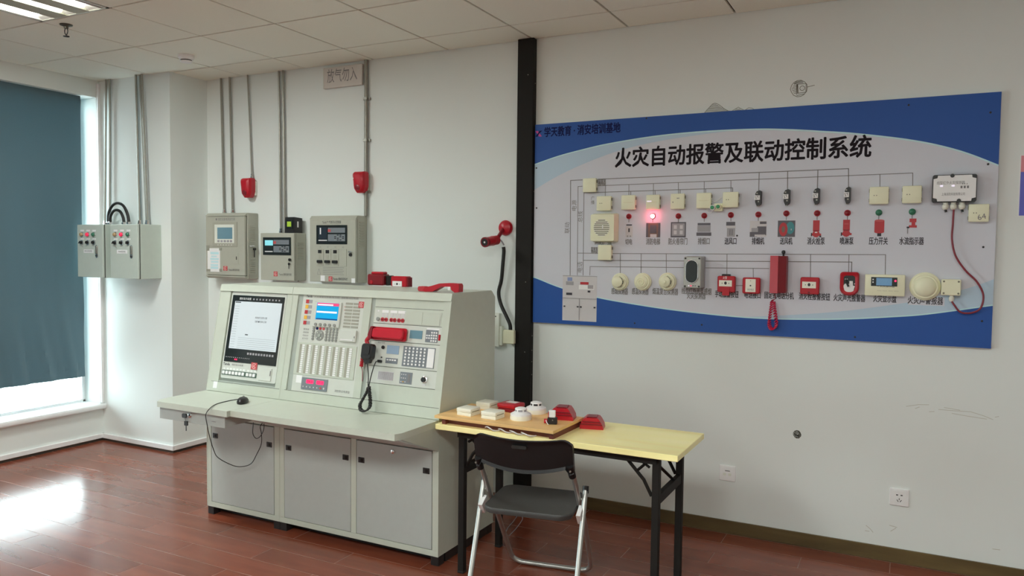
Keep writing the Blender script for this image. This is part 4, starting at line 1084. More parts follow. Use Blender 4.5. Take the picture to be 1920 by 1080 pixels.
# lettering
x0, z0 = 3.684,2.065
x1, z1 = 5.025,2.076
txt('火灾自动报警及联动控制系统', 0.118, (x0 + x1) / 2, (z0 + z1) / 2, ye, TITLE, BOARD, 'title_lettering', fit=x1 - x0 - 0.005, ring=0.0027)
x0, z0 = 3.235,2.246
x1, z1 = 3.713,2.246
txt('学天教育 · 消安培训基地', 0.062, (x0 + x1) / 2, (z0 + z1) / 2 + 0.002, ye - 0.0004, INKB, BOARD, 'owner_lettering', fit=x1 - x0, ring=0.0014)
lx, lz = 3.196,2.247
G().prism([(lx - 0.022, lz + 0.016), (lx - 0.004, lz + 0.016), (lx + 0.022, lz - 0.018), (lx + 0.004, lz - 0.018)], ye - 0.0008, ye - 0.0003).obj('logo_stroke', mat('logo_magenta', (150, 50, 110), 0.5), BOARD)
G().prism([(lx + 0.008, lz + 0.016), (lx + 0.024, lz + 0.016), (lx + 0.006, lz + 0.002), (lx - 0.006, lz - 0.018), (lx - 0.022, lz - 0.018)], ye - 0.0010, ye - 0.0004).obj('logo_stroke', INKB, BOARD)
# wiring lines
def wires(name, w, *paths):
    g = G()
    for P in paths: g.ribbon(P, w, ye)
    return g.obj(name, INKG, BOARD)
wires('wiring_print', 0.0042, [(3.485,1.96), (3.41,1.959), (3.416,1.398)], [(3.582,1.961), (4.923,1.971), (4.926,1.875)],
      [(4.489,1.966), (4.489,1.87)], [(4.632,1.968), (4.634,1.872)], [(4.779,1.97), (4.779,1.874)])
wires('wiring_print', 0.0034, [(3.485,1.923), (3.458,1.922), (3.462,1.399)], [(3.582,1.923), (5.211,1.939), (5.213,1.873)],
      [(3.63,1.924), (3.629,1.861)], [(3.771,1.925), (3.772,1.858)], [(3.915,1.927), (3.916,1.855)], [(4.057,1.928), (4.059,1.861)],
      [(4.2,1.928), (4.201,1.863)], [(4.343,1.93), (4.345,1.863)], [(5.067,1.937), (5.069,1.872)])
wires('wiring_print', 0.0038, [(4.354,1.862), (4.353,1.89), (3.496,1.884), (3.499,1.4)],
      [(3.783,1.885), (3.783,1.858)], [(3.925,1.886), (3.926,1.858)], [(4.068,1.887), (4.068,1.86)], [(4.209,1.888), (4.21,1.863)])
wires('wiring_print', 0.0034, [(3.461,1.53), (3.589,1.53)], [(3.678,1.53), (5.104,1.541), (5.106,1.439)], [(3.727,1.53), (3.729,1.409)], [(3.851,1.531), (3.853,1.412)],
      [(3.997,1.532), (4,1.415)], [(4.332,1.535), (4.334,1.418)], [(4.756,1.538), (4.759,1.417)], [(4.938,1.539), (4.939,1.449)])
wires('wiring_print', 0.0040, [(3.499,1.488), (4.952,1.502), (4.952,1.446)])
wires('wiring_print', 0.0034, [(3.541,1.401), (3.542,1.452), (4.552,1.461)], [(4.471,1.46), (4.473,1.41)], [(4.378,1.365), (4.42,1.367)])
# captions
CAP = [('切电', 3.7765, 1.5960, 0.0410), ('消防电梯', 3.9195, 1.5975, 0.0810), ('防火卷帘门', 4.0615, 1.5990, 0.1050), ('排烟口', 4.2060, 1.6010, 0.0640), ('送风口', 4.3500, 1.6020, 0.0620), ('排烟机', 4.4925, 1.6030, 0.0630), ('送风机', 4.6345, 1.6035, 0.0610), ('消火栓泵', 4.7800, 1.6040, 0.0840), ('喷淋泵', 4.9250, 1.6050, 0.0620), ('压力开关', 5.0700, 1.6055, 0.0840), ('水流指示器', 5.2160, 1.6060, 0.1060), ('感烟探测器', 3.7270, 1.3100, 0.1000), ('感温探测器', 3.8500, 1.3135, 0.0980), ('烟温复合探测器', 3.9955, 1.3175, 0.1470), ('线型红外光束感烟', 4.1710, 1.3250, 0.1640), ('火灾探测器', 4.1705, 1.3000, 0.1030), ('手动报警按钮', 4.3355, 1.3150, 0.1250), ('电话接口', 4.4715, 1.3155, 0.0830), ('固定式电话分机', 4.6055, 1.3175, 0.1470), ('消火栓报警按钮', 4.7800, 1.3185, 0.1500), ('火灾声光报警器', 4.9455, 1.3180, 0.1470), ('火灾显示盘', 5.1075, 1.3200, 0.1030), ('火灾声警报器', 5.2845, 1.3180, 0.1510), ('隔离器', 3.6080, 1.9410, 0.0460), ('消防广播', 3.6205, 1.5955, 0.1050), ('隔离器', 3.5670, 1.5455, 0.0400), ]
for s, x, z, w in CAP:
    txt(s, 0.040 if len(s) > 2 else 0.036, x, z, ye, INK if x > 4.3 else INKG, BOARD, 'caption', fit=w, ring=0.0006)
for s, (x, z) in (('联动', (3.394,1.68)), ('电源', (3.438,1.81)), ('总线', (3.477,1.744)), ('电话', (3.48,1.447))):
    txt(s, 0.034, x, z, ye, INKG, BOARD, 'caption', rot=PI / 2)
txt('广\n播', 0.024, 3.552,1.838, ye, INKG, BOARD, 'caption')
x0, x1, z0, z1 = 5.212,5.367,1.303,1.336
G().box(x0, x1, ye - 0.0004, ye, z0 - 0.006, z1 + 0.002).obj('caption_strip', BOARDW, BOARD)
# printed pictures
def pic(name, *shapes):
    p = None
    for k, (m, P) in enumerate(shapes):
        o = G().prism(P, ye - 0.0003 * (k + 2), ye - 0.0001).obj(name if p is None else 'print_patch', m, p or BOARD)
        p = p or o
def R_(x0, x1, z0, z1, a, b, c, d): return [(x0 + (x1 - x0) * a, z0 + (z1 - z0) * c), (x0 + (x1 - x0) * b, z0 + (z1 - z0) * c), (x0 + (x1 - x0) * b, z0 + (z1 - z0) * d), (x0 + (x1 - x0) * a, z0 + (z1 - z0) * d)]
q = (3.756,3.798,1.625,1.688); pic('meter_picture', (PIC3, R_(*q, 0, 1, 0, 1)), (INK, R_(*q, .4, .6, .45, .8)), (PIC2, R_(*q, .2, .4, 0, .15)), (PIC2, R_(*q, .6, .8, 0, .15)), (INK, R_(*q, .1, .9, 1.05, 1.15)))
q = (3.878,3.96,1.624,1.705); pic('lift_picture', (PICB, R_(*q, 0, 1, 0, 1)), (PIC1, R_(*q, 0, .15, 0, 1)), (PIC1, R_(*q, .85, 1, 0, 1)), (PIC3, R_(*q, .3, .75, 0, .22)), (PIC1, R_(*q, .28, .72, .3, .85)))
q = (4.02,4.105,1.624,1.709); pic('shutter_picture', (PIC1, R_(*q, 0, 1, 0, 1)), (PIC2, R_(*q, .08, .92, .1, .92)), (PIC3, R_(*q, .2, .4, .2, .8)), (PIC3, R_(*q, .6, .8, .2, .8)), (PIC2, R_(*q, .08, .92, .45, .55)))
q = (4.164,4.245,1.633,1.703); pic('smoke_outlet_picture', (PIC1, R_(*q, .07, .93, .82, 1)), (PIC2, R_(*q, .06, .94, .3, .8)), (PIC1, R_(*q, 0, 1, 0, .26)))
q = (4.324,4.374,1.628,1.708); pic('air_outlet_picture', (PIC1, R_(*q, 0, .95, .75, 1)), (PIC2, R_(*q, .1, .95, 0, .62)), (PIC3, R_(*q, .0, 1, .58, .74)), (PIC1, R_(*q, .4, .46, .1, .5)), (PIC1, R_(*q, .62, .68, .1, .5)))
q = (4.449,4.533,1.628,1.713); pic('smoke_fan_picture', (PIC3, R_(*q, 0, 1, 0, 1)), (PIC1, R_(*q, .45, 1, .1, .65)), (PIC1, R_(*q, 0, .45, 0, .3)), (PIC2, R_(*q, .1, .5, .3, .55)), (PIC1, R_(*q, .6, 1, .8, .95)), (PIC3, R_(*q, .3, .95, .02, .14)))
def ell(q, cx, cz, rx, rz, n=18): return [(q[0] + (q[1] - q[0]) * (cx + rx * math.cos(2 * PI * i / n)), q[2] + (q[3] - q[2]) * (cz + rz * math.sin(2 * PI * i / n))) for i in range(n)]
q = (4.591,4.677,1.628,1.713); pic('air_fan_picture', (PIC1, R_(*q, 0, 1, 0, 1)), (PICT, ell(q, .72, .55, .24, .38)), (PICR, ell(q, .32, .46, .25, .42)), (PICB, ell(q, .32, .46, .10, .2)), (PIC3, R_(*q, .76, .8, .4, .5)))
for q, n in (((4.755,4.804,1.626,1.713), 0), ((4.897,4.947,1.629,1.715), 1)):
    pic('pump_picture', (PICR, R_(*q, .18, .82, .35, 1)), (PICR, R_(*q, 0, 1, .1, .22)), (PICR, ell(q, .5, .2, .36, .2)), (REDD, R_(*q, .24, .76, .36, .42)), (INK, R_(*q, 0, .1, .06, .26)), (LABEL, R_(*q, .38, .62, .26, .32)) if n == 0 else (LOGO, R_(*q, .3, .7, .72, .8)))
q = (5.042,5.097,1.632,1.716); pic('pressure_switch_picture', (PICR, R_(*q, .15, .95, .25, .9)), (LOGO, ell(q, .55, .92, .4, .07)), (INK, R_(*q, .4, .72, 0, .22)), (PICR, ell(q, .55, .25, .4, .08)))
q = (5.193,5.239,1.637,1.718); pic('flow_switch_picture', (PICR, R_(*q, .25, .9, .78, 1)), (PICR, R_(*q, .45, .8, .55, .8)), (PICR, R_(*q, .2, .95, .46, .6)), (INK, R_(*q, 0, .25, .42, .52)), (INKG, R_(*q, .06, .12, .1, .45)))
q = (3.369,3.587,1.127,1.396); pic('console_picture', (PIC3, R_(*q, 0, 1, 0, 1)), (PIC2, R_(*q, 0, 1, .985, 1)), (mat('print_steel_blue', (104, 116, 150), .5), R_(*q, .14, .28, .88, .96)), (PIC2, R_(*q, .1, .32, .79, .87)), (PICR, R_(*q, .52, .76, .81, .865)), (LABEL, R_(*q, .48, .92, .70, .80)), (PIC2, R_(*q, .74, .9, .72, .80)), (INK, R_(*q, .11, .28, .57, .62)), (INK, R_(*q, .74, .81, .64, .68)), (INK, R_(*q, .04, .085, .30, .33)), (INK, R_(*q, .43, .48, .30, .33)), (INK, R_(*q, .52, .57, .30, .33)), (INK, R_(*q, .92, .965, .30, .33)), (PIC2, R_(*q, .495, .505, .02, .5)), (PIC2, R_(*q, 0, 1, .5, .505)))
# fixing screws
for (x, z) in ((3.185,2.041), (3.189,1.8), (3.821,1.133), (4.205,1.144), (4.978,1.124), (5.183,2.268), (5.524,2.208), (5.523,1.969), (5.517,1.582), (5.524,1.233), (4.383,1.634), (4.8,1.631), (3.867,2.293)):
    G().lathe([(0.005, 0), (0.005, -0.0015), (0.002, -0.0025)], (x, BY, z), 'y', 10).obj('screw', BLACK, BOARD)

# ---------------------------------------------------------------- devices mounted on the board
YB = BY - 0.001
def module(x0, x1, z0, z1, d, label, marks=1, ears=False, writing=None, cat='module box', group='cream module boxes on the display board'):
    t = thing('module_box', label, cat, ((x0 + x1) / 2, YB - d / 2, z0), group)
    G().box(x0 + 0.004, x1 - 0.003, YB - d * 0.45, YB, z0 + 0.004, z1 - 0.004, 0.002).obj('base', CREAM, t)
    c = G().box(x0, x1, YB - d, YB - d * 0.42, z0, z1, 0.004, 2).obj('cover', CREAM, t)
    for zz in (z0 + (z1 - z0) * 0.22, z0 + (z1 - z0) * 0.78):
        for xx in ((x0, x1) if ears else (x1,)):
            G().box(xx - 0.002, xx + 0.0012, YB - d * 0.75, YB - d * 0.3, zz - 0.008, zz + 0.008).obj('clip_slot', CREAMD, c)
    if marks & 1: G().box(x0 + 0.014, x1 - 0.012, YB - d - 0.0006, YB - d + 0.0004, (z0 + z1) / 2 - 0.0012, (z0 + z1) / 2 + 0.0006).obj('moulded_line', mat('cream_line', (170, 164, 134), .5) if 'cream_line' not in bpy.data.materials else bpy.data.materials['cream_line'], c)
    if marks & 2:
        for a, b in ((0.25, 0.5), (0.38, 0.5)): G().cyl((x0 + (x1 - x0) * a, YB - d, z0 + (z1 - z0) * b), 0.0025, -0.001, 'y', 8).obj('led', CREAMD, c)
    if marks & 4:
        for a, b in ((0.5, 0.7), (0.6, 0.7), (0.18, 0.45)): G().cyl((x0 + (x1 - x0) * a, YB - d, z0 + (z1 - z0) * b), 0.0030, -0.001, 'y', 8).obj('led', INKG, c)
    if marks & 8: G().box(x0 + 0.006, x0 + 0.032, YB - d - 0.001, YB - d, (z0 + z1) / 2 + 0.002, (z0 + z1) / 2 + 0.007).obj('lit_led', LCDW, c)
    if writing: txt(writing, 0.036, (x0 + x1) / 2 + 0.012, z0 + 0.022, YB - d, INKG, c, 'handwriting', rot=0.25)
    return t
module(3.502,3.584,1.885,1.965, 0.036, 'small cream module box at the top left of the wiring diagram', 0)
module(3.589,3.677,1.777,1.86, 0.036, 'cream module box sitting directly above the square speaker', 2)
module(3.739,3.821,1.78,1.862, 0.036, 'cream module box above the meter picture', 1)
module(3.885,3.962,1.779,1.861, 0.036, 'cream module box above the glowing red indicator', 1 | 8)
module(4.025,4.102,1.779,1.864, 0.036, 'cream module box with dots above the shutter picture', 4)
module(4.168,4.247,1.781,1.865, 0.036, 'cream module box left of the two green push buttons', 1)
module(4.309,4.391,1.784,1.866, 0.036, 'cream module box right of the two green push buttons', 2)
module(5.024,5.11,1.789,1.874, 0.034, 'wide cream module box above the pressure switch picture', 2, True)
module(5.169,5.253,1.791,1.875, 0.034, 'wide cream module box above the flow indicator picture', 2, True)
module(5.45,5.533,1.699,1.782, 0.034, 'cream module box with handwriting below the white controller', 2, True, '64')
module(3.602,3.684,1.491,1.579, 0.036, 'cream module box on the wiring below the square speaker', 0)

# square wall speaker
x0, x1, z0, z1 = 3.564,3.706,1.602,1.754
t = thing('wall_speaker', 'square cream speaker with a round slotted grille on the board', 'speaker', ((x0 + x1) / 2, YB - 0.03, z0))
pf = rrect(x0, x1, z0, z1, 0.008); pb = rrect(x0 - 0.008, x1 + 0.008, z0 - 0.006, z1 + 0.008, 0.010)
g = G(); g.prism(pb, YB - 0.058, YB, taper=pf); g.obj('housing', CREAM, t)
cx, cz = 3.632,1.678
gr = G().lathe([(0.050, 0), (0.050, -0.0015)], (cx, YB - 0.058, cz), 'y', 32).obj('grille', IVORY, t)
for i in range(9):
    z = cz - 0.042 + 0.0105 * i; hw = math.sqrt(max(0, 0.047 ** 2 - (z - cz) ** 2))
    G().box(cx - hw, cx + hw, YB - 0.0605, YB - 0.059, z - 0.0024, z + 0.0024).obj('slot', CREAMD, gr)
G().box(cx + 0.004, cx + 0.010, YB - 0.062, YB - 0.060, cz - 0.008, cz + 0.012).obj('lightning_mark', KEYW, gr)

# green push buttons hanging on wires
bx_, bz_2 = 4.258,1.784
t = thing('push_button_pair', 'two green push buttons in a small cream block hanging between module boxes', 'push button', (bx_ + 0.02, YB - 0.03, bz_2 - 0.03))
a0, a1, c0, c1 = 4.262,4.304,1.765,1.807
G().box(a0, a1 + 0.004, YB - 0.030, YB, c0, c1, 0.003).obj('holder_block', CREAM, t)
for (x, z), m in (((4.258,1.784), LABEL), ((4.289,1.788), CREAM)):
    g = G().lathe([(0.0150, 0.014), (0.0150, 0), (0.0145, -0.006), (0.0105, -0.007)], (x, YB - 0.042, z), 'y', 20).obj('bezel', m, t)
    G().lathe([(0.0100, 0), (0.0100, -0.010), (0.008, -0.012), (0.001, -0.012)], (x, YB - 0.044, z), 'y', 18).obj('green_cap', mat('green_button', (30, 110, 70), .3) if 'green_button' not in bpy.data.materials else bpy.data.materials['green_button'], g)
P = [(p[0], YB - 0.01 - 0.012 * (i % 2), p[1]) for i, p in enumerate(((4.248,1.824), (4.266,1.818), (4.286,1.829), (4.3,1.84)))]
G().tube(spline(P, 5), 0.0014, 5).obj('wire', LABEL, t)
P = [(p[0], YB - 0.012, p[1]) for p in ((4.221,1.778), (4.227,1.761), (4.244,1.758), (4.255,1.772))]
G().tube(spline(P, 5), 0.0014, 5).obj('wire', LABEL, t)

# black relay switches
for (x0, x1, z0, z1), lb in (((4.478,4.508,1.784,1.871), 'smoke fan'), ((4.621,4.65,1.786,1.874), 'round red and teal fan'), ((4.765,4.793,1.787,1.876), 'left red pump'), ((4.912,4.938,1.788,1.878), 'right red pump')):
    t = thing('relay_switch', 'black relay switch with a white tag above the %s picture' % lb, 'switch', ((x0 + x1) / 2, YB - 0.02, z0), 'black relay switches on the display board')
    h = z1 - z0
    G().prism([(x0 + 0.005, z0 + 0.012), (x0 + 0.010, z0 + 0.004), (x1 - 0.004, z0 + 0.012), (x1, z0 + 0.022), (x1, z1 - 0.004), (x1 - 0.008, z1), (x0 + 0.006, z1 - 0.006), (x0, z1 - 0.018), (x0, z0 + 0.026)], YB - 0.034, YB).obj('case', BLACK, t)
    tg = G().box(x0 - 0.004, x1 - 0.006, YB - 0.0365, YB - 0.033, z0 + h * 0.42, z0 + h * 0.70, 0.001).obj('tag', LABEL, t)
    txt('2T', 0.020, (x0 + x1) / 2 - 0.005, z0 + h * 0.56, YB - 0.0365, INK, tg, 'handwriting', rot=0.3)
    G().cyl(((x0 + x1) / 2 - 0.002, YB - 0.026, z0 + 0.002), 0.006, 0.016, 'z', 10).obj('terminal', STEEL, t)
    G().cyl(((x0 + x1) / 2 - 0.006, YB - 0.034, z1 - 0.016), 0.004, -0.002, 'y', 8).obj('screw', STEEL, t)
    G().cyl(((x0 + x1) / 2 + 0.002, YB - 0.034, z0 + 0.028), 0.004, -0.002, 'y', 8).obj('screw', STEEL, t)

# indicator lamps with stalks
IND = [((3.775,1.743), 'meter', RED), ((3.916,1.743), 'lift', LEDW), ((4.062,1.742), 'shutter', RED), ((4.205,1.743), 'smoke outlet', RED), ((4.348,1.745), 'air outlet', RED),
       ((4.491,1.746), 'smoke fan', RED), ((4.632,1.75), 'red and teal fan', RED), ((4.782,1.749), 'left red pump', RED), ((4.925,1.749), 'right red pump', RED), ((5.068,1.749), 'pressure switch', GREEN), ((5.215,1.751), 'flow indicator', GREEN)]
for (x, z), nm, m in IND:
    lb = ('glowing red' if m is LEDW else 'green' if m is GREEN else 'dark red') + ' indicator lamp above the %s picture' % nm
    t = thing('indicator_lamp', lb, 'indicator', (x, YB - 0.008, z - 0.03), 'indicator lamps on the display board')
    G().lathe([(0.0155, 0), (0.0155, -0.004), (0.013, -0.006)], (x, YB, z), 'y', 20).obj('bezel', RED if m is LEDW else m, t)
    G().lathe([(0.0125, -0.005), (0.0115, -0.013), (0.006, -0.017), (0.001, -0.018)], (x, YB, z), 'y', 18).obj('lens', m if m is not RED else REDD, t)
    G().box(x - 0.0016, x + 0.0016, YB - 0.001, YB, z - 0.034, z - 0.014).obj('lead_line', INKG, t)
    if m is LEDW:
        ld = bpy.data.lights.new('lamp_glow', 'POINT'); ld.energy = 0.16; ld.color = (1.0, 0.08, 0.16); ld.shadow_soft_size = 0.008
        lo = bpy.data.objects.new('lamp_glow', ld); COL.objects.link(lo); lo.parent = t; lo.location = (0, -0.026, 0.03)

# white controller with glands
x0, x1, z0, z1 = 5.296,5.479,1.792,1.921
t = thing('gas_controller', 'white rectangular controller with black corners at the right of the board', 'controller', ((x0 + x1) / 2, YB - 0.03, z0))
G().rbox(x0, x1, YB - 0.050, YB, z0, z1, 0.010).obj('case', BLACK, t)
c = G().prism([(x0 + .022, z0 + .004), (x1 - .022, z0 + .004), (x1 - .020, z0 + .016), (x1 - .004, z0 + .020), (x1 - .004, z1 - .020), (x1 - .020, z1 - .016), (x1 - .022, z1 - .004), (x0 + .022, z1 - .004), (x0 + .020, z1 - .016), (x0 + .004, z1 - .020), (x0 + .004, z0 + .020), (x0 + .020, z0 + .016)], YB - 0.0575, YB - 0.049).obj('cover', mat('controller_white', (188, 188, 184), .4), t)
for xx in (x0 + .012, x1 - .012):
    for zz in (z0 + .010, z1 - .010): G().cyl((xx, YB - 0.050, zz), 0.006, -0.006, 'y', 12).obj('corner_screw', BLACK, t)
for zz in (z0 + .006, z1 - .006): G().cyl(((x0 + x1) / 2 + (0.02 if zz < (z0 + z1) / 2 else -.01), YB - 0.054, zz), 0.009, -0.006, 'y', 12).obj('edge_knob', BLACK, t)
yc = YB - 0.0575; xm = (x0 + x1) / 2
txt('线型红外火灾探测器', 0.017, xm - 0.016, z1 - 0.040, yc, INKG, c, fit=0.115)
txt('上海消防科技有限公司', 0.015, xm - 0.004, z0 + 0.036, yc, INKG, c, fit=0.095)
txt('▪ ▪ ▪\n■ ■ ■', 0.016, x1 - 0.050, z0 + 0.076, yc, INKG, c, fit=0.034)
for xx in (x0 + 0.038, x0 + 0.086): G().box(xx - 0.006, xx + 0.006, yc - 0.0008, yc, z0 + 0.072, z0 + 0.080).obj('status_light', LCDW, c)
GX = []
for px in ((5.354,1.793), (5.387,1.793), (5.422,1.792)):
    gx = px[0]; GX.append(gx)
    G().lathe([(0.011, 0.004), (0.011, -0.010), (0.014, -0.012), (0.014, -0.026), (0.008, -0.034)], (gx, YB - 0.026, z0), 'z', 14).obj('cable_gland', IVORY, t)
for gx in (GX[0], GX[2]):
    G().tube([(gx, YB - 0.026, z0 - 0.03), (gx + 0.004, YB - 0.026, z0 - 0.046)], 0.0055, 8).obj('plug', BLACK, t)
# sounder dome, its box, and the red cable
bx2, bz2 = 5.283,1.388
t = thing('alarm_bell', 'round cream dome sounder near the lower right of the board', 'sounder', (bx2, YB - 0.02, bz2 - 0.07))
G().lathe([(0.068, 0), (0.068, -0.012), (0.062, -0.016)], (bx2 - .002, YB, bz2 + .002), 'y', 36).obj('base', CREAM, t)
G().lathe([(0.059, -0.014), (0.059, -0.024), (0.054, -0.028), (0.049, -0.028), (0.045, -0.034), (0.033, -0.042), (0.015, -0.046), (0.001, -0.047)], (bx2 - .002, YB, bz2), 'y', 36).obj('dome', CREAM, t)
x0, x1, z0, z1 = 5.35,5.431,1.351,1.427
t = thing('junction_box', 'square cream junction box beside the round dome sounder', 'junction box', ((x0 + x1) / 2, YB - 0.02, z0))
G().box(x0, x1, YB - 0.030, YB, z0, z1, 0.004).obj('base', CREAM, t)
c = G().box(x0, x1, YB - 0.040, YB - 0.031, z0, z1, 0.003).obj('lid', CREAM, t)
for xx in (x0 + .010, x1 - .010):
    for zz in (z0 + .010, z1 - .010): G().cyl((xx, YB - 0.040, zz), 0.0045, -0.0015, 'y', 10).obj('screw', CREAMD, c)
JX, JZ = (x0 * 0.45 + x1 * 0.55), z0
G().lathe([(0.009, 0.002), (0.009, -0.008), (0.012, -0.010), (0.012, -0.022), (0.007, -0.030)], (JX, YB - 0.018, z0), 'z', 14).obj('cable_gland', IVORY, t)
t = thing('red_cable', 'thin dark red cable looping from the white controller to the junction box', 'cable', (5.36, YB - 0.03, 1.26))
P = [(p[0], YB - 0.026, p[1]) for p in ((5.389,1.761), (5.388,1.69), (5.387,1.617), (5.404,1.54), (5.447,1.471), (5.495,1.419), (5.523,1.358), (5.515,1.297), (5.48,1.272), (5.434,1.273), (5.405,1.308))] + [(JX, YB - 0.020, JZ - 0.026)]
G().tube(spline(P, 8), 0.0045, 8).obj('cable', REDWIRE, t)

# round detectors
def detector(x, z, label, kind):
    t = thing('smoke_detector', label, 'detector', (x, YB - 0.02, z - 0.05), 'round detectors on the display board')
    G().lathe([(0.050, 0), (0.050, -0.010), (0.045, -0.014), (0.043, -0.022)], (x, YB, z), 'y', 32).obj('base', CREAM, t)
    if kind != 1:
        G().lathe([(0.029, -0.020), (0.029, -0.042)], (x - .004, YB, z), 'y', 28).obj('vent_ring', RUBBER, t)
        G().lathe([(0.031, -0.040), (0.029, -0.046), (0.020, -0.051), (0.001, -0.053)], (x - .005, YB, z), 'y', 28).obj('chamber', CREAM, t)
        for k in range(6):
            a = 2 * PI * k / 6 + 0.4
            G().box(-0.004, 0.004, -0.032, -0.020, -0.004, 0.004).obj('vent_rib', CREAM, t).location = (x - .004 + 0.030 * math.cos(a) - ORG[t.name][0], YB - 0.026 - ORG[t.name][1], z + 0.030 * math.sin(a) - ORG[t.name][2] - 0.004)
    else:
        G().lathe([(0.040, -0.020), (0.036, -0.028), (0.020, -0.034), (0.001, -0.035)], (x - .004, YB, z), 'y', 28).obj('cap', CREAM, t)
        P = [(x - .004 + (0.008 + 0.020 * i / 30) * math.cos(i * 0.42), YB - 0.0375 + 0.0055 * (i / 30), z + (0.008 + 0.020 * i / 30) * math.sin(i * 0.42)) for i in range(31)]
        G().tube(P, 0.0030, 6).obj('spiral_guard', CREAM, t)
    if kind == 2: G().lathe([(0.010, -0.050), (0.010, -0.060), (0.004, -0.062)], (x - .005, YB, z), 'y', 16).obj('heat_tip', CREAM, t)
detector(3.731,1.368, 'leftmost round detector on the board, beside the console picture', 0)
detector(3.866,1.372, 'middle round detector on the board with a spiral front', 1)
detector(4.01,1.377, 'rightmost round detector on the board, beside the oval beam unit', 2)

# infrared beam detector
x0, x1, z0, z1 = 4.119,4.214,1.348,1.519
t = thing('beam_detector', 'grey metal beam detector with a glossy black oval window', 'detector', ((x0 + x1) / 2, YB - 0.04, z0))
G().box(x0 - 0.004, x1 + 0.004, YB - 0.012, YB, z0 - 0.002, z1 + 0.002, 0.003).obj('mounting_plate', PIC2, t)
G().rbox(x0, x1, YB - 0.084, YB - 0.012, z0, z1, 0.008, 0.004).obj('case', mat('cast_aluminium', (138, 140, 136), .4, metal=.4), t)
G().rbox(x0 + .010, x1 - .014, YB - 0.090, YB - 0.084, z0 + .026, z1 - .016, 0.036, 0.002).obj('window_rim', CHROME, t)
G().rbox(x0 + .014, x1 - .018, YB - 0.093, YB - 0.088, z0 + .030, z1 - .020, 0.032, 0.002).obj('window', GLOSSB, t)
for xx in (x0 + .010, x1 - .010):
    for zz in (z0 + .010, z1 - .010): G().cyl((xx, YB - 0.084, zz), 0.005, -0.003, 'y', 10).obj('screw', BLACK, t)
for k, m in enumerate((LCDW, LEDR, PIC1, PIC1)): G().cyl((x0 + .030 + .012 * k, YB - 0.084, z0 + .013), 0.0032, -0.002, 'y', 8).obj('status_light', m, t)

# red call points and boxes
def call_point(vals, label, kind):
    x0, x1, z0, z1 = vals; w, h = x1 - x0, z1 - z0
    t = thing('call_point', label, 'call point', ((x0 + x1) / 2, YB - 0.02, z0), 'red call points on the display board')
    G().rbox(x0 + .004, x1 - .002, YB - 0.020, YB, z0 + .004, z1 - .003, .006).obj('back_box', REDD, t)
    hz = G().rbox(x0, x1, YB - 0.040, YB - 0.019, z0, z1, 0.008, 0.004).obj('housing', RED, t)
    if kind == 'jack':
        f = G().rbox(x0 + w * .18, x1 - w * .24, YB - 0.043, YB - 0.039, z0 + h * .10, z1 - h * .09, .003).obj('white_face', IVORY, hz)
        cx = x0 + w * .47
        G().cyl((cx, YB - 0.043, z0 + h * .50), 0.004, -0.001, 'y', 12).obj('jack_hole', INK, f)
        G().cyl((cx, YB - 0.043, z0 + h * .80), 0.0022, -0.001, 'y', 8).obj('led', INKG, f)
        txt('消防电话', 0.012, cx, z0 + h * .24, YB - 0.043, INKG, f, fit=.034)
    else:
        f = G().box(x0 + w * .10, x1 - w * .17, YB - 0.0425, YB - 0.039, z0 + h * .36, z0 + h * .74).obj('white_face', IVORY, hz)
        cx = x0 + w * .47; cz = z0 + h * .55
        txt('▸ ● ◂', 0.022, cx, cz, YB - 0.0425, INK, f, 'marks', fit=w * .42)
        G().cyl((cx, YB - 0.040, z0 + h * .10), 0.006, -0.002, 'y', 10).obj('key_slot', REDD, hz)
        if kind == 'manual':
            txt('火警', 0.017, cx - .004, z1 - h * .12, YB - 0.040, LABEL, hz, fit=.022)
            G().rbox(x0 + w * .30, x0 + w * .70, YB - 0.046, YB - 0.036, z0 - h * .20, z0 + h * .30, .006).obj('flap', RED, hz)
            G().rbox(x0 + w * .22, x1 - w * .30, YB - 0.030, YB - 0.012, z1 - .004, z1 + .010, .004).obj('top_grip', BLACK, hz)
call_point((4.293,4.386,1.33,1.417), 'red manual call point with a flap and black top grip', 'manual')
call_point((4.425,4.515,1.327,1.412), 'red box with a tall white telephone jack plate', 'jack')
call_point((4.715,4.806,1.334,1.421), 'red hydrant call point right of the red telephone', 'hydrant')

# red wall telephone with coiled cord
x0, x1, z0, z1 = 4.563,4.65,1.335,1.529
t = thing('wall_telephone', 'red wall telephone with a coiled cord hanging down the board', 'telephone', ((x0 + x1) / 2, YB - 0.03, z0))
G().box(x0 + .010, x1 - .002, YB - 0.028, YB, z0 + .004, z1 - .004, .004).obj('wall_base', REDD, t)
xm = x0 + (x1 - x0) * .52
G().prism([(x0, YB - .030), (x0 + .004, YB - .062), (xm, YB - .076), (xm, YB - .030)], z0, z1, 'z').obj('handset', RED, t)
G().prism([(xm, YB - .030), (xm, YB - .074), (x1 - .004, YB - .052), (x1, YB - .028)], z0 + .002, z1 - .001, 'z').obj('handset_side', REDD, t)
kx, kz = 4.626,1.548
G().tube([(kx, YB - .02, z1 - .004), (kx, YB - .022, kz)], .0045, 8).obj('hook_stem', BLACK, t)
G().lathe([(.002, -.010), (.009, -.006), (.010, 0), (.008, .008), (.002, .010)], (kx, YB - .022, kz), 'z', 14).obj('hook_knob', BLACK, t)
P = [(p[0], YB - .024, p[1]) for p in ((4.586,1.329), (4.591,1.304), (4.574,1.295), (4.572,1.281))]
G().tube(spline(P, 5), .0022, 6).obj('cord_lead', REDWIRE, t)
lp = spline([(p[0], YB - .024, p[1]) for p in ((4.575,1.292), (4.572,1.253), (4.567,1.208), (4.565,1.168), (4.575,1.146), (4.589,1.146), (4.6,1.167), (4.596,1.209), (4.588,1.254), (4.584,1.287))], 26)
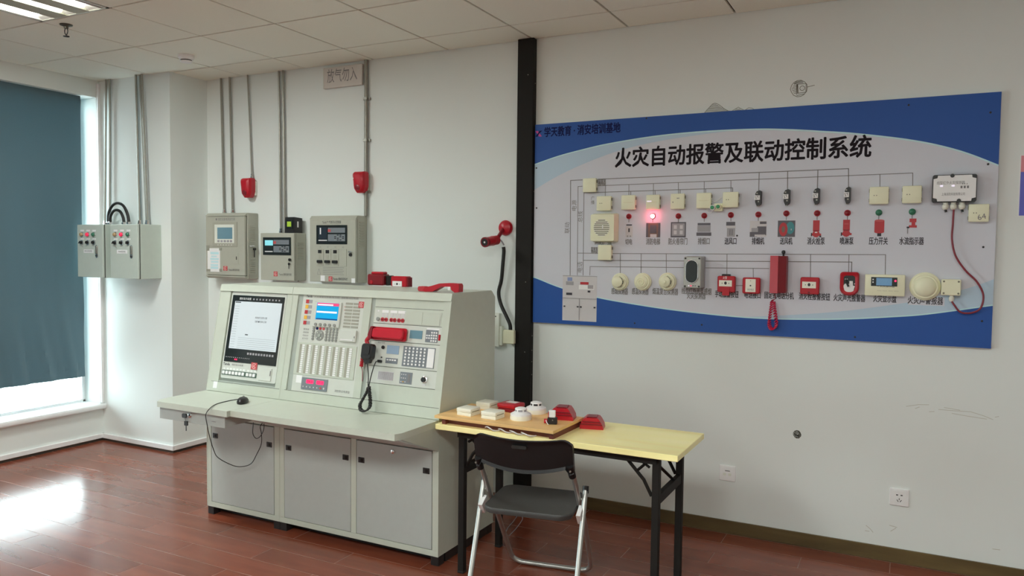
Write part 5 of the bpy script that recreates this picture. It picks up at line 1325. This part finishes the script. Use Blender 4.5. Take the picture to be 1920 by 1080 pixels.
hel = [(p[0] + .0072 * math.cos(i * .8), p[1] + .0072 * math.sin(i * .8), p[2] + .0045 * math.sin(i * .8 + 1.2)) for i, p in enumerate(lp)]
G().tube(hel, .0032, 6).obj('coiled_cord', mat('cord_crimson', (150, 18, 52), .35), t)

# red sounder strobe with a round-bottomed frame
x0, x1, z0, z1 = 4.903,4.99,1.335,1.452
t = thing('sounder_strobe', 'red framed sounder with white and black inset right of the hydrant call point', 'sounder', ((x0 + x1) / 2, YB - .02, z0))
def shield(m):
    a, b, c, d = x0 + m, x1 - m, z0 + m, z1 - m; r = (b - a) * .42
    P = []
    for ox, oz, s0, rr_ in ((b - r, c + r, -90, r), (b - .014, d - .014, 0, .014), (a + .014, d - .014, 90, .014), (a + r, c + r, 180, r)):
        for i in range(6): P.append((ox + rr_ * math.cos(math.radians(s0 + 18 * i)), oz + rr_ * math.sin(math.radians(s0 + 18 * i))))
    return P
G().prism(shield(0), YB - .040, YB).obj('back', REDD, t)
n = 24; o_, i_ = shield(0), shield(.017)
g = G(); vs = [(a, YB - .040, b) for a, b in o_] + [(a, YB - .048, b) for a, b in shield(.006)] + [(a, YB - .044, b) for a, b in i_] + [(a, YB - .039, b) for a, b in i_]
g.add(vs, [(r * n + k, r * n + (k + 1) % n, (r + 1) * n + (k + 1) % n, (r + 1) * n + k) for r in range(3) for k in range(n)]); g.obj('frame', RED, t)
w, h = x1 - x0, z1 - z0
ins = G().prism(i_, YB - .0405, YB - .039).obj('dark_inset', GLOSSB, t)
G().prism([(x0 + w * .18, z0 + h * .40), (x0 + w * .26, z0 + h * .18), (x0 + w * .5, z0 + h * .125), (x0 + w * .72, z0 + h * .18), (x0 + w * .8, z0 + h * .42), (x0 + w * .70, z0 + h * .42), (x0 + w * .68, z0 + h * .62), (x0 + w * .5, z0 + h * .62), (x0 + w * .5, z0 + h * .50), (x0 + w * .26, z0 + h * .50)], YB - .043, YB - .040).obj('white_horn', LABEL, ins)
G().tube([(x0 + w * .30, YB - .045, z0 + h * .68), (x0 + w * .46, YB - .045, z0 + h * .38)], .005, 8).obj('clapper', BLACK, ins)
for a, b in ((.28, .70), (.38, .70), (.78, .50)): G().cyl((x0 + w * a, YB - .0405, z0 + h * b), .0025, -.002, 'y', 8).obj('rivet', LABEL, ins)

# fire display panel
x0, x1, z0, z1 = 5.017,5.195,1.338,1.443
t = thing('fire_repeater', 'wide cream repeater panel with a small blue screen', 'repeater', ((x0 + x1) / 2, YB - .02, z0))
G().box(x0 + .004, x1 - .004, YB - .018, YB, z0 + .004, z1 - .004, .002).obj('base', CREAM, t)
c = G().box(x0, x1, YB - .036, YB - .016, z0, z1, .004, 2).obj('cover', CREAM, t)
v = (5.045,5.161,1.386,1.43); y_ = YB - .036
dk = G().box(v[0], v[1], y_ - .002, y_, v[2], v[3]).obj('display_window', GLOSSB, c)
W_ = v[1] - v[0]; H_ = v[3] - v[2]
G().box(v[0] + W_ * .20, v[0] + W_ * .80, y_ - .003, y_ - .0015, v[2] + H_ * .08, v[3] - H_ * .08).obj('lcd', mat('lcd_slate_blue', (84, 120, 150), .2, emit=.12), dk)
for b in (.35, .65): G().box(v[0] + W_ * .05, v[0] + W_ * .10, y_ - .003, y_ - .0015, v[2] + H_ * b, v[2] + H_ * (b + .15)).obj('small_light', LABEL, dk)
G().cyl((v[0] + W_ * .93, y_ - .002, v[2] + H_ * .62), .005, -.002, 'y', 12).obj('red_light', LEDR, dk)
txt('▪ 火灾显示盘', 0.015, x0 + .095, z0 + .048, y_, INKG, c, fit=.075)
txt('— — — —', 0.012, x1 - .075, z0 + .026, y_, CREAMD, c, fit=.095)

# ================================================================ marks and fittings on the back wall
def sketch(label, paths, w, m=SKETCH, name='pencil_sketch', cat='drawing'):
    g = G()
    for P in paths: g.ribbon(P, w, -0.0002)
    return tag(g.obj(name, m), label, cat)
def jit(P, k=0.0012): return [(a + random.uniform(-k, k), b + random.uniform(-k, k)) for a, b in P]
cx, cz = 4.673,2.396
R0 = 0.042
paths = [jit([(cx + R0 * math.cos(a) * (1 if k % 2 else .97), cz + R0 * math.sin(a)) for k, a in enumerate([2 * PI * i / 14 for i in range(15)])])]
paths += [[(cx - .012, cz - .030), (cx - .012, cz + .022), (cx - .007, cz + .022), (cx - .007, cz - .026)], [(cx - .012, cz - .026), (cx - .009, cz + .022)], [(cx - .007, cz + .022), (cx + .034, cz + .022), (cx + .034, cz - .022), (cx - .004, cz - .024), (cx - .007, cz + .022)]]
paths += [[(cx + .016 + .012 * math.cos(a), cz + .012 * math.sin(a)) for a in [2 * PI * i / 10 for i in range(11)]]]
for i in range(7): paths.append([(cx - .036 + abs(i - 3) * .004, cz - .024 + .008 * i), (cx - .014, cz - .022 + .008 * i)])
for i in range(3): paths.append([(cx - .026 + .004 * i, cz + .027 + .004 * i), (cx + .020 - .003 * i, cz + .028 + .005 * i)])
paths.append([(cx - .010, cz - .036), (cx + .026, cz - .030)]); paths.append([(cx + .040, cz + .004), (cx + .075, cz + .010)])
sketch('round pencil doodle on the wall above the display board', paths, 0.0026)
hx, hz0 = 4.172,2.308
hx1, hz1 = 4.461,2.313
hz0 = BZ1 - 0.012
S = (hx1 - hx) / 102.0
out = [(0, 0), (10, 11), (20, 21), (24, 22.5), (27, 22), (34, 18), (42, 11), (50, 6), (57, 5), (66, 10), (69, 11.5), (73, 9), (80, 5), (83, 6), (88, 9), (94, 8), (100, 4), (102, 3)]
paths = [[(hx + a * S, hz0 + b * S) for a, b in out]]
for k in range(2, 21, 2): 
    xa = k * .95; xb = 24 + (22.5 - k) * 1.5 if k > 6 else 50 + (6 - k) * 1.5
    n = max(2, int((xb - xa) / 8)); paths.append(jit([(hx + (xa + (xb - xa) * i / n) * S, hz0 + k * S) for i in range(n + 1)], .0008))
for k in (4, 6, 8): paths.append([(hx + (57 + k * .9) * S, hz0 + k * S), (hx + (82 - k * 1.2) * S, hz0 + k * S)])
sketch('pencil drawing of small hills along the top edge of the board', paths, 0.0022)
cx, cz = 4.714,0.591
paths = [jit([(cx + r * math.cos(a), cz + 1.12 * r * math.sin(a)) for a in [2 * PI * i / 11 for i in range(12)]], .0014) for r in (.0185, .015, .010, .005)]
paths += [[(cx - .014, cz - .006), (cx + .014, cz - .002)], [(cx - .010, cz - .004), (cx + .012, cz - .008)], [(cx - .008, cz - .014), (cx + .012, cz - .016)]]
sketch('small dark scribble on the wall below the display board', paths, 0.0034, mat('dark_pencil', (84, 82, 70), .8, k=1.2))
paths = [[(5.219,0.791), (5.272,0.805), (5.318,0.809)], [(5.259,0.784), (5.277,0.794)], [(5.32,0.775), (5.342,0.778)], [(5.36,0.79), (5.428,0.791), (5.495,0.793), (5.55,0.779), (5.587,0.765)], [(5.383,0.802), (5.45,0.796)], [(5.417,0.777), (5.478,0.771), (5.561,0.765)], [(5.595,0.778), (5.61,0.783)]]
sketch('faint grey scuff marks on the wall right of the scribble', paths, 0.0022, SCUFF, 'scuff_mark', 'mark')
paths = [[(5.057,0.163), (5.078,0.147), (5.09,0.133)], [(5.053,0.135), (5.073,0.135)], [(5.164,0.182), (5.198,0.177)], [(5.17,0.153), (5.193,0.173)], [(5.607,0.145), (5.637,0.146)]]
sketch('faint scuffs on the wall just above the brown skirting', paths, 0.0026, SCUFF, 'scuff_mark', 'mark')

def outlet(x, z, label, kind):
    t = thing('wall_socket', label, 'socket', (x, -.005, z - .043))
    p = G().rbox(x - .044, x + .044, -.009, 0, z - .043, z + .043, .005, .003).obj('plate', WHITE, t)
    G().rbox(x - .030, x + .030, -.0105, -.008, z - .034, z + .034, .003).obj('insert', WHITE, p)
    g = G(); y = -.0106
    if kind == 5:
        for s in (-1, 1): g.box(x + s * .010 - .0045, x + s * .010 + .0045, y - .0004, y, z + .010, z + .015)
        g.ribbon([(x, z - .004), (x, z - .012)], .003, y); g.ribbon([(x - .010, z - .012), (x - .004, z - .021)], .003, y); g.ribbon([(x + .010, z - .012), (x + .004, z - .021)], .003, y)
        g.obj('slots', BLACK, p)
    else:
        g.box(x - .012, x + .014, y - .0006, y, z + .012, z + .017); g.obj('slots', INKG, p)
        for s in (-1, 1): G().rbox(x + s * .014 - .008, x + s * .014 + .008, y - .001, y, z - .012, z + .002, .002).obj('jack_cover', PANELL, p)
outlet(4.359,0.333, 'white data socket on the wall behind the table legs', 2)
outlet(5.203,0.332, 'white five-pin power socket low on the right-hand wall', 5)
x0, z1 = 5.655,2.005
_, z0 = 5.661,1.729
t = thing('wall_poster', 'violet-blue poster cut off by the right edge of the photo', 'poster', (x0 + .4, -.003, z0))
G().box(x0 - .004, x0 + .80, -.003, 0, z0 - .004, z1 + .004).obj('backing', LABEL, t)
G().box(x0, x0 + .796, -.0036, -.003, z0, z1 - .075).obj('blue_field', POSTERM, t)
G().box(x0, x0 + .796, -.0036, -.003, z1 - .075, z1).obj('pink_field', POSTERP, t)

# ================================================================ folding table
TX0, TX1, TY0, TY1, TZ = 3.236, 4.402, -1.212, -0.762, 0.716
t = thing('folding_table', 'folding table with a pale maple top and black steel legs', 'table', ((TX0 + TX1) / 2, (TY0 + TY1) / 2, 0))
G().box(TX0, TX1, TY0, TY1, TZ - .026, TZ, .002).obj('table_top', TABLE, t)
g = G(); zf = TZ - .026
for y in (TY0 + .050, TY1 - .050): g.box(TX0 + .10, TX1 - .10, y - .012, y + .012, zf - .034, zf)
g.obj('apron_rail', POST, t)
LX = (TX0 + .118, TX1 - .104); LY = (TY0 + .060, TY1 - .018)
for lx in LX:
    for ly in LY:
        l = G().box(lx - .0155, lx + .0155, ly - .0155, ly + .0155, .006, zf, .002).obj('leg', POST, t)
        G().box(lx - .0165, lx + .0165, ly - .0165, ly + .0165, 0, .012, .002).obj('leg_cap', RUBBER, l)
    G().box(lx - .012, lx + .012, LY[0], LY[1], .480, .520, .001).obj('cross_bar', POST, t)
    s = -1 if lx > 3.8 else 1
    for ly in LY:
        g = G()
        g.tube([(lx + s * .150, ly, zf - .010), (lx + s * .055, ly, .580), (lx + s * .020, ly, .515)], .008, 4)
        g.tube([(lx + s * .110, ly, zf - .004), (lx + s * .030, ly, zf - .055)], .006, 4); g.tube([(lx + s * .085, ly, .615), (lx + s * .02, ly, zf - .012)], .006, 4)
        g.obj('folding_brace', POST, t)
    G().tube([(lx + s * .02, LY[0] + .08, zf - .06), (lx, LY[1] - .10, .515)], .008, 4).obj('lock_stay', POST, t)

# plywood sample board on the table
A_ = math.radians(-1.5)
PB = [(3.248,-1.189), (3.861,-1.225), (3.831,-0.904), (3.21,-0.914)]
cxp = sum(p[0] for p in PB) / 4; cyp = sum(p[1] for p in PB) / 4
BT = 0.758
cxp += 0.012
t = thing('sample_board', 'plywood board on a dark frame carrying loose alarm parts on the table', 'board', (cxp, cyp, TZ), rotz=A_, local=True)
bw, bd = 0.312, 0.166
G().box(-bw, bw, -bd, bd, BT - TZ - .014, BT - TZ, .001).obj('plywood', PLY, t)
g = G(); hz = BT - TZ - .014
g.box(-bw + .03, bw - .006, bd - .03, bd - .012, 0, hz); g.box(bw - .030, bw - .010, -bd + .02, bd - .03, 0, hz); g.box(-bw + .03, -bw + .05, -bd + .02, bd - .03, 0, hz); g.box(-bw + .05, bw - .03, -bd + .045, -bd + .060, 0, hz)
g.obj('support_frame', PLYD, t)
for k, (xa, ya) in enumerate(((-.02, -bd + .012), (.05, -bd + .012), (.11, -bd + .010), (.17, -bd + .008))):
    P = spline([(xa - .03, ya + .02, .010), (xa, ya - .010, .020 - .002 * k), (xa + .030, ya - .006, .006), (xa + .045, ya + .02, .004)], 5)
    G().tube(P, .0028, 6).obj('white_wire', LABEL, t)

def onb(name, label, cat, q, group=None, rot=0.0, z=BT): return thing(name, label, cat, (q[0], q[1], z), group, rot, True)
GM = 'cream modules on the plywood board'
for q, lb in (((3.362,-1.163), 'front left cream module on the plywood board'), ((3.368,-0.99), 'rear cream module on the plywood board beside the console'), ((3.499,-1.171), 'cream module on the plywood board beside the white detector')):
    t = onb('module_box', lb, 'module box', (q[0] + .004, q[1] + .040), GM, math.radians(-4))
    G().box(-.040, .040, -.040, .040, 0, .016, .002).obj('base', IVORY, t)
    G().box(-.041, .041, -.041, .041, .0165, .036, .003, 2).obj('cover', IVORY, t)
    G().box(.0405, .0415, -.030, .030, .020, .023).obj('seam', CREAMD, t)
for q, lb, kk in (((3.627,-1.129), 'front white dome detector on the plywood board', 0.0), ((3.628,-0.967), 'rear white dome detector with black slots on the plywood board', 1)):
    t = onb('smoke_detector', lb, 'detector', (q[0], q[1] + .042), 'loose detectors on the plywood board', math.radians(20))
    G().lathe([(.050, 0), (.051, .010), (.048, .020)], (0, 0, 0), 'z', 32).obj('base', IVORY, t)
    G().lathe([(.050, .020), (.048, .027), (.036, .033), (.028, .038)], (0, 0, 0), 'z', 32).obj('shoulder', WHITE, t)
    G().lathe([(.0265, .037), (.0255, .048)], (0, 0, 0), 'z', 28).obj('slot_ring', BLACK if kk else PIC2, t)
    for k in range(6):
        a = 2 * PI * k / 6
        G().prism([((.0275 if s else .0235) * math.cos(a + o), (.0275 if s else .0235) * math.sin(a + o)) for s, o in ((1, -.13), (1, .13), (0, .13), (0, -.13))], .036, .049, 'z').obj('rib', WHITE, t)
    G().lathe([(.0280, .047), (.0265, .052), (.016, .056), (.001, .057)], (0, 0, 0), 'z', 28).obj('cap', WHITE, t)
q = (3.5,-0.986)
t = onb('call_point', 'red call point with a white strip lying at the rear of the plywood board', 'call point', (q[0], q[1] + .045), 'red units on the table', math.radians(-8))
G().box(-.050, .050, -.045, .045, 0, .018, .004).obj('back_box', REDD, t)
G().box(-.052, .052, -.047, .047, .018, .040, .006, 2).obj('housing', RED, t)
G().box(-.028, .030, -.006, .030, .0398, .0412).obj('white_face', LABEL, t)
def wedge_unit(q, lb, zb, rot, sc=1.0):
    t = onb('alarm_sounder', lb, 'sounder', q, 'red units on the table', rot, zb)
    P = [(-.055 * sc, 0), (.055 * sc, 0), (.052 * sc, .018 * sc), (.040 * sc, .040 * sc), (.030 * sc, .052 * sc), (-.030 * sc, .052 * sc), (-.044 * sc, .040 * sc), (-.053 * sc, .018 * sc)]
    G().prism(P, -.045 * sc, .040 * sc).obj('housing', RED, t)
    for z_, w_ in ((.020, .050), (.032, .042)): G().box(-w_ * sc, w_ * sc, -.050 * sc, -.044 * sc, z_ * sc, (z_ + .005) * sc, .001).obj('raised_rib', REDD, t)
    G().box(-.024 * sc, .024 * sc, -.035 * sc, .030 * sc, .0515 * sc, .056 * sc, .002).obj('lens', REDD, t)
q = (3.784,-0.999); wedge_unit((q[0] + .004, q[1] + .030), 'red sounder standing at the right end of the plywood board', BT, math.radians(12), 1.05)
q = (3.887,-0.955); wedge_unit((q[0] + .026, q[1] + .050), 'red sounder on the maple table top beyond the plywood board', TZ, math.radians(14), 1.0)
q = (3.797,-1.119)
t = onb('solenoid_switch', 'small black and white solenoid switch with a red knob on the plywood board', 'switch', (q[0], q[1] + .016), None, math.radians(20))
G().box(-.024, .020, -.016, .016, 0, .030, .003).obj('block', BLACK, t)
G().box(-.018, .012, -.012, .012, .030, .062, .003).obj('white_head', WHITE, t)
G().box(-.021, -.018, -.011, .011, .026, .056).obj('red_side', RED, t)
G().cyl((-.024, 0, .012), .010, -.016, 'x', 14).obj('red_knob', RED, t)
G().tube(spline([(-.030, -.008, .018), (-.026, -.020, .010), (-.018, -.028, .002)], 4), .002, 6).obj('white_wire', LABEL, t)
G().cyl((0, -.016, .020), .003, -.002, 'y', 8).obj('screw', STEEL, t)

# loose wire under the table
t = thing('loose_wire', 'thin pale wire curled on the floor behind the chair', 'wire', (3.42, -0.62, 0))
G().tube(spline([(3.326,-0.668, .0032), (3.277,-0.531, .0032), (3.257,-0.427, .0032), (3.235,-0.317, .0032), (3.281,-0.353, .0032), (3.319,-0.508, .0032), (3.337,-0.627, .0032)], 6), .0022, 6).obj('wire', PIC2, t)

# ================================================================ folding chair
t = thing('folding_chair', 'black plastic folding chair with silver tube legs pushed up to the table', 'chair', (3.76, -1.18, 0), rotz=math.radians(10), local=True)
def up_path(s): return [(s * .190, -.262, .770), (s * .197, -.232, .690), (s * .203, -.190, .620), (s * .206, -.060, .452), (s * .206, .030, .360), (s * .203, .150, .200), (s * .198, .245, .070)]
R1 = .0115
for s in (-1, 1):
    G().tube(spline([(s * .200, -.212, .640)] + up_path(s)[2:4], 5), R1, 12).obj('backrest_tube', ALU, t)
U = [(-.206, -.060, .452)] + [(-p[0], p[1], p[2]) for p in up_path(1)[4:]] + [(-.190, .268, .036), (-.160, .280, .016), (-.10, .282, .0125), (.10, .282, .0125), (.160, .280, .016), (.190, .268, .036)] + up_path(1)[:3:-1] + [(.206, -.060, .452)]
G().tube(spline(U, 5), R1, 12).obj('front_leg_frame', ALU, t)
for s in (-1, 1):
    x = s * .232
    l = G().tube([(x, -.062, .510), (x, -.110, .400), (x, -.285, .012)], R1, 12).obj('rear_leg', ALU, t)
    G().tube([(x, -.056, .528), (x, -.062, .498)], R1 + .0022, 12).obj('top_cap', BLACK, l)
    G().tube([(x, -.279, .030), (x, -.287, .0)], R1 + .002, 12).obj('foot_cap', BLACK, l)
    G().prism([(-.150, .425), (-.085, .450), (-.060, .400), (-.105, .375)], x - s * .022, x - s * .004, 'x').obj('pivot_plate', WHITE, t)
    G().tube([(x - s * .004, -.078, .476), (x - s * .030, -.078, .476)], .005, 8).obj('pivot_bolt', STEEL, t)
G().tube([(-.232, -.243, .105), (.232, -.243, .105)], .009, 10).obj('rear_stretcher', ALU, t)
# seat: shallow dished rounded slab
n = 40; rings = (1.0, .985, .90, .70, .40, .12); vs = []
P = rrect(-.196, .196, -.205, .150, .060, 9); P = [P[i] for i in range(len(P))]
m_ = len(P)
def seat_z(k): return .437 - .010 * (1 - k ** 3)
vs = [(a * .98, -.03 + (b + .03) * .98, .412) for a, b in P]
vs += [(a, b, .422) for a, b in P]
for k in rings: vs += [(a * k, -.028 + (b + .028) * k, seat_z(k) if k < 1 else .432) for a, b in P]
fs = [(r * m_ + i, r * m_ + (i + 1) % m_, (r + 1) * m_ + (i + 1) % m_, (r + 1) * m_ + i) for r in range(1 + len(rings)) for i in range(m_)]
fs += [tuple(range(m_)), tuple(range(len(vs) - 1, len(vs) - m_ - 1, -1))]
G().add(vs, fs).obj('seat', CHAIRS, t)
# backrest: curved moulded panel
nx, nz = 28, 10; front = []; back = []
for j in range(nz + 1):
    v = j / nz
    for i in range(nx + 1):
        u = -1 + 2 * i / nx
        x = u * .214
        drop = .018 * (1 - u * u)                       # top edge sags in the middle
        corner = .030 * max(0, (abs(u) - .80) / .20) ** 2
        ztop = .778 - drop * .9 - corner * .9
        zbot = .632 + .020 * abs(u) ** 2 - .016 * (1 - u * u) + (-.030 if abs(u) > .90 else 0)
        z = zbot + (ztop - zbot) * v
        yc = -.258 + .034 * (u * u) * .35 - .050 * (1 - u * u) * .55
        y = yc + (.770 - z) * .30 - (.010 if v in (0, 1) else 0)
        bul = .012 * math.sin(PI * v)
        back.append((x, y - .012 - bul * .2, z)); front.append((x, y + .010, z))
N1 = nx + 1; off = len(back)
fs = [(j * N1 + i, j * N1 + i + 1, (j + 1) * N1 + i + 1, (j + 1) * N1 + i) for j in range(nz) for i in range(nx)]
fs += [tuple(off + k for k in f) for f in fs]
fs += [(i, i + 1, off + i + 1, off + i) for i in range(nx)] + [(nz * N1 + i, nz * N1 + i + 1, off + nz * N1 + i + 1, off + nz * N1 + i) for i in range(nx)]
fs += [(j * N1, (j + 1) * N1, off + (j + 1) * N1, off + j * N1) for j in range(nz)] + [(j * N1 + nx, (j + 1) * N1 + nx, off + (j + 1) * N1 + nx, off + j * N1 + nx) for j in range(nz)]
G().add(back + front, fs).obj('backrest', CHAIRB, t)
G().rbox(-.032, .032, -.300, -.285, .728, .742, .006).obj('grip_recess', GLOSSB, t)
for s in (-1, 1):
    G().tube([(s * .200, -.232, .660), (s * .203, -.192, .604)], R1 + .004, 12).obj('tube_sleeve', CHAIRB, t)
    G().cyl((s * .205, -.244, .640), .004, -.006, 'y', 8).obj('rivet', STEEL, t)
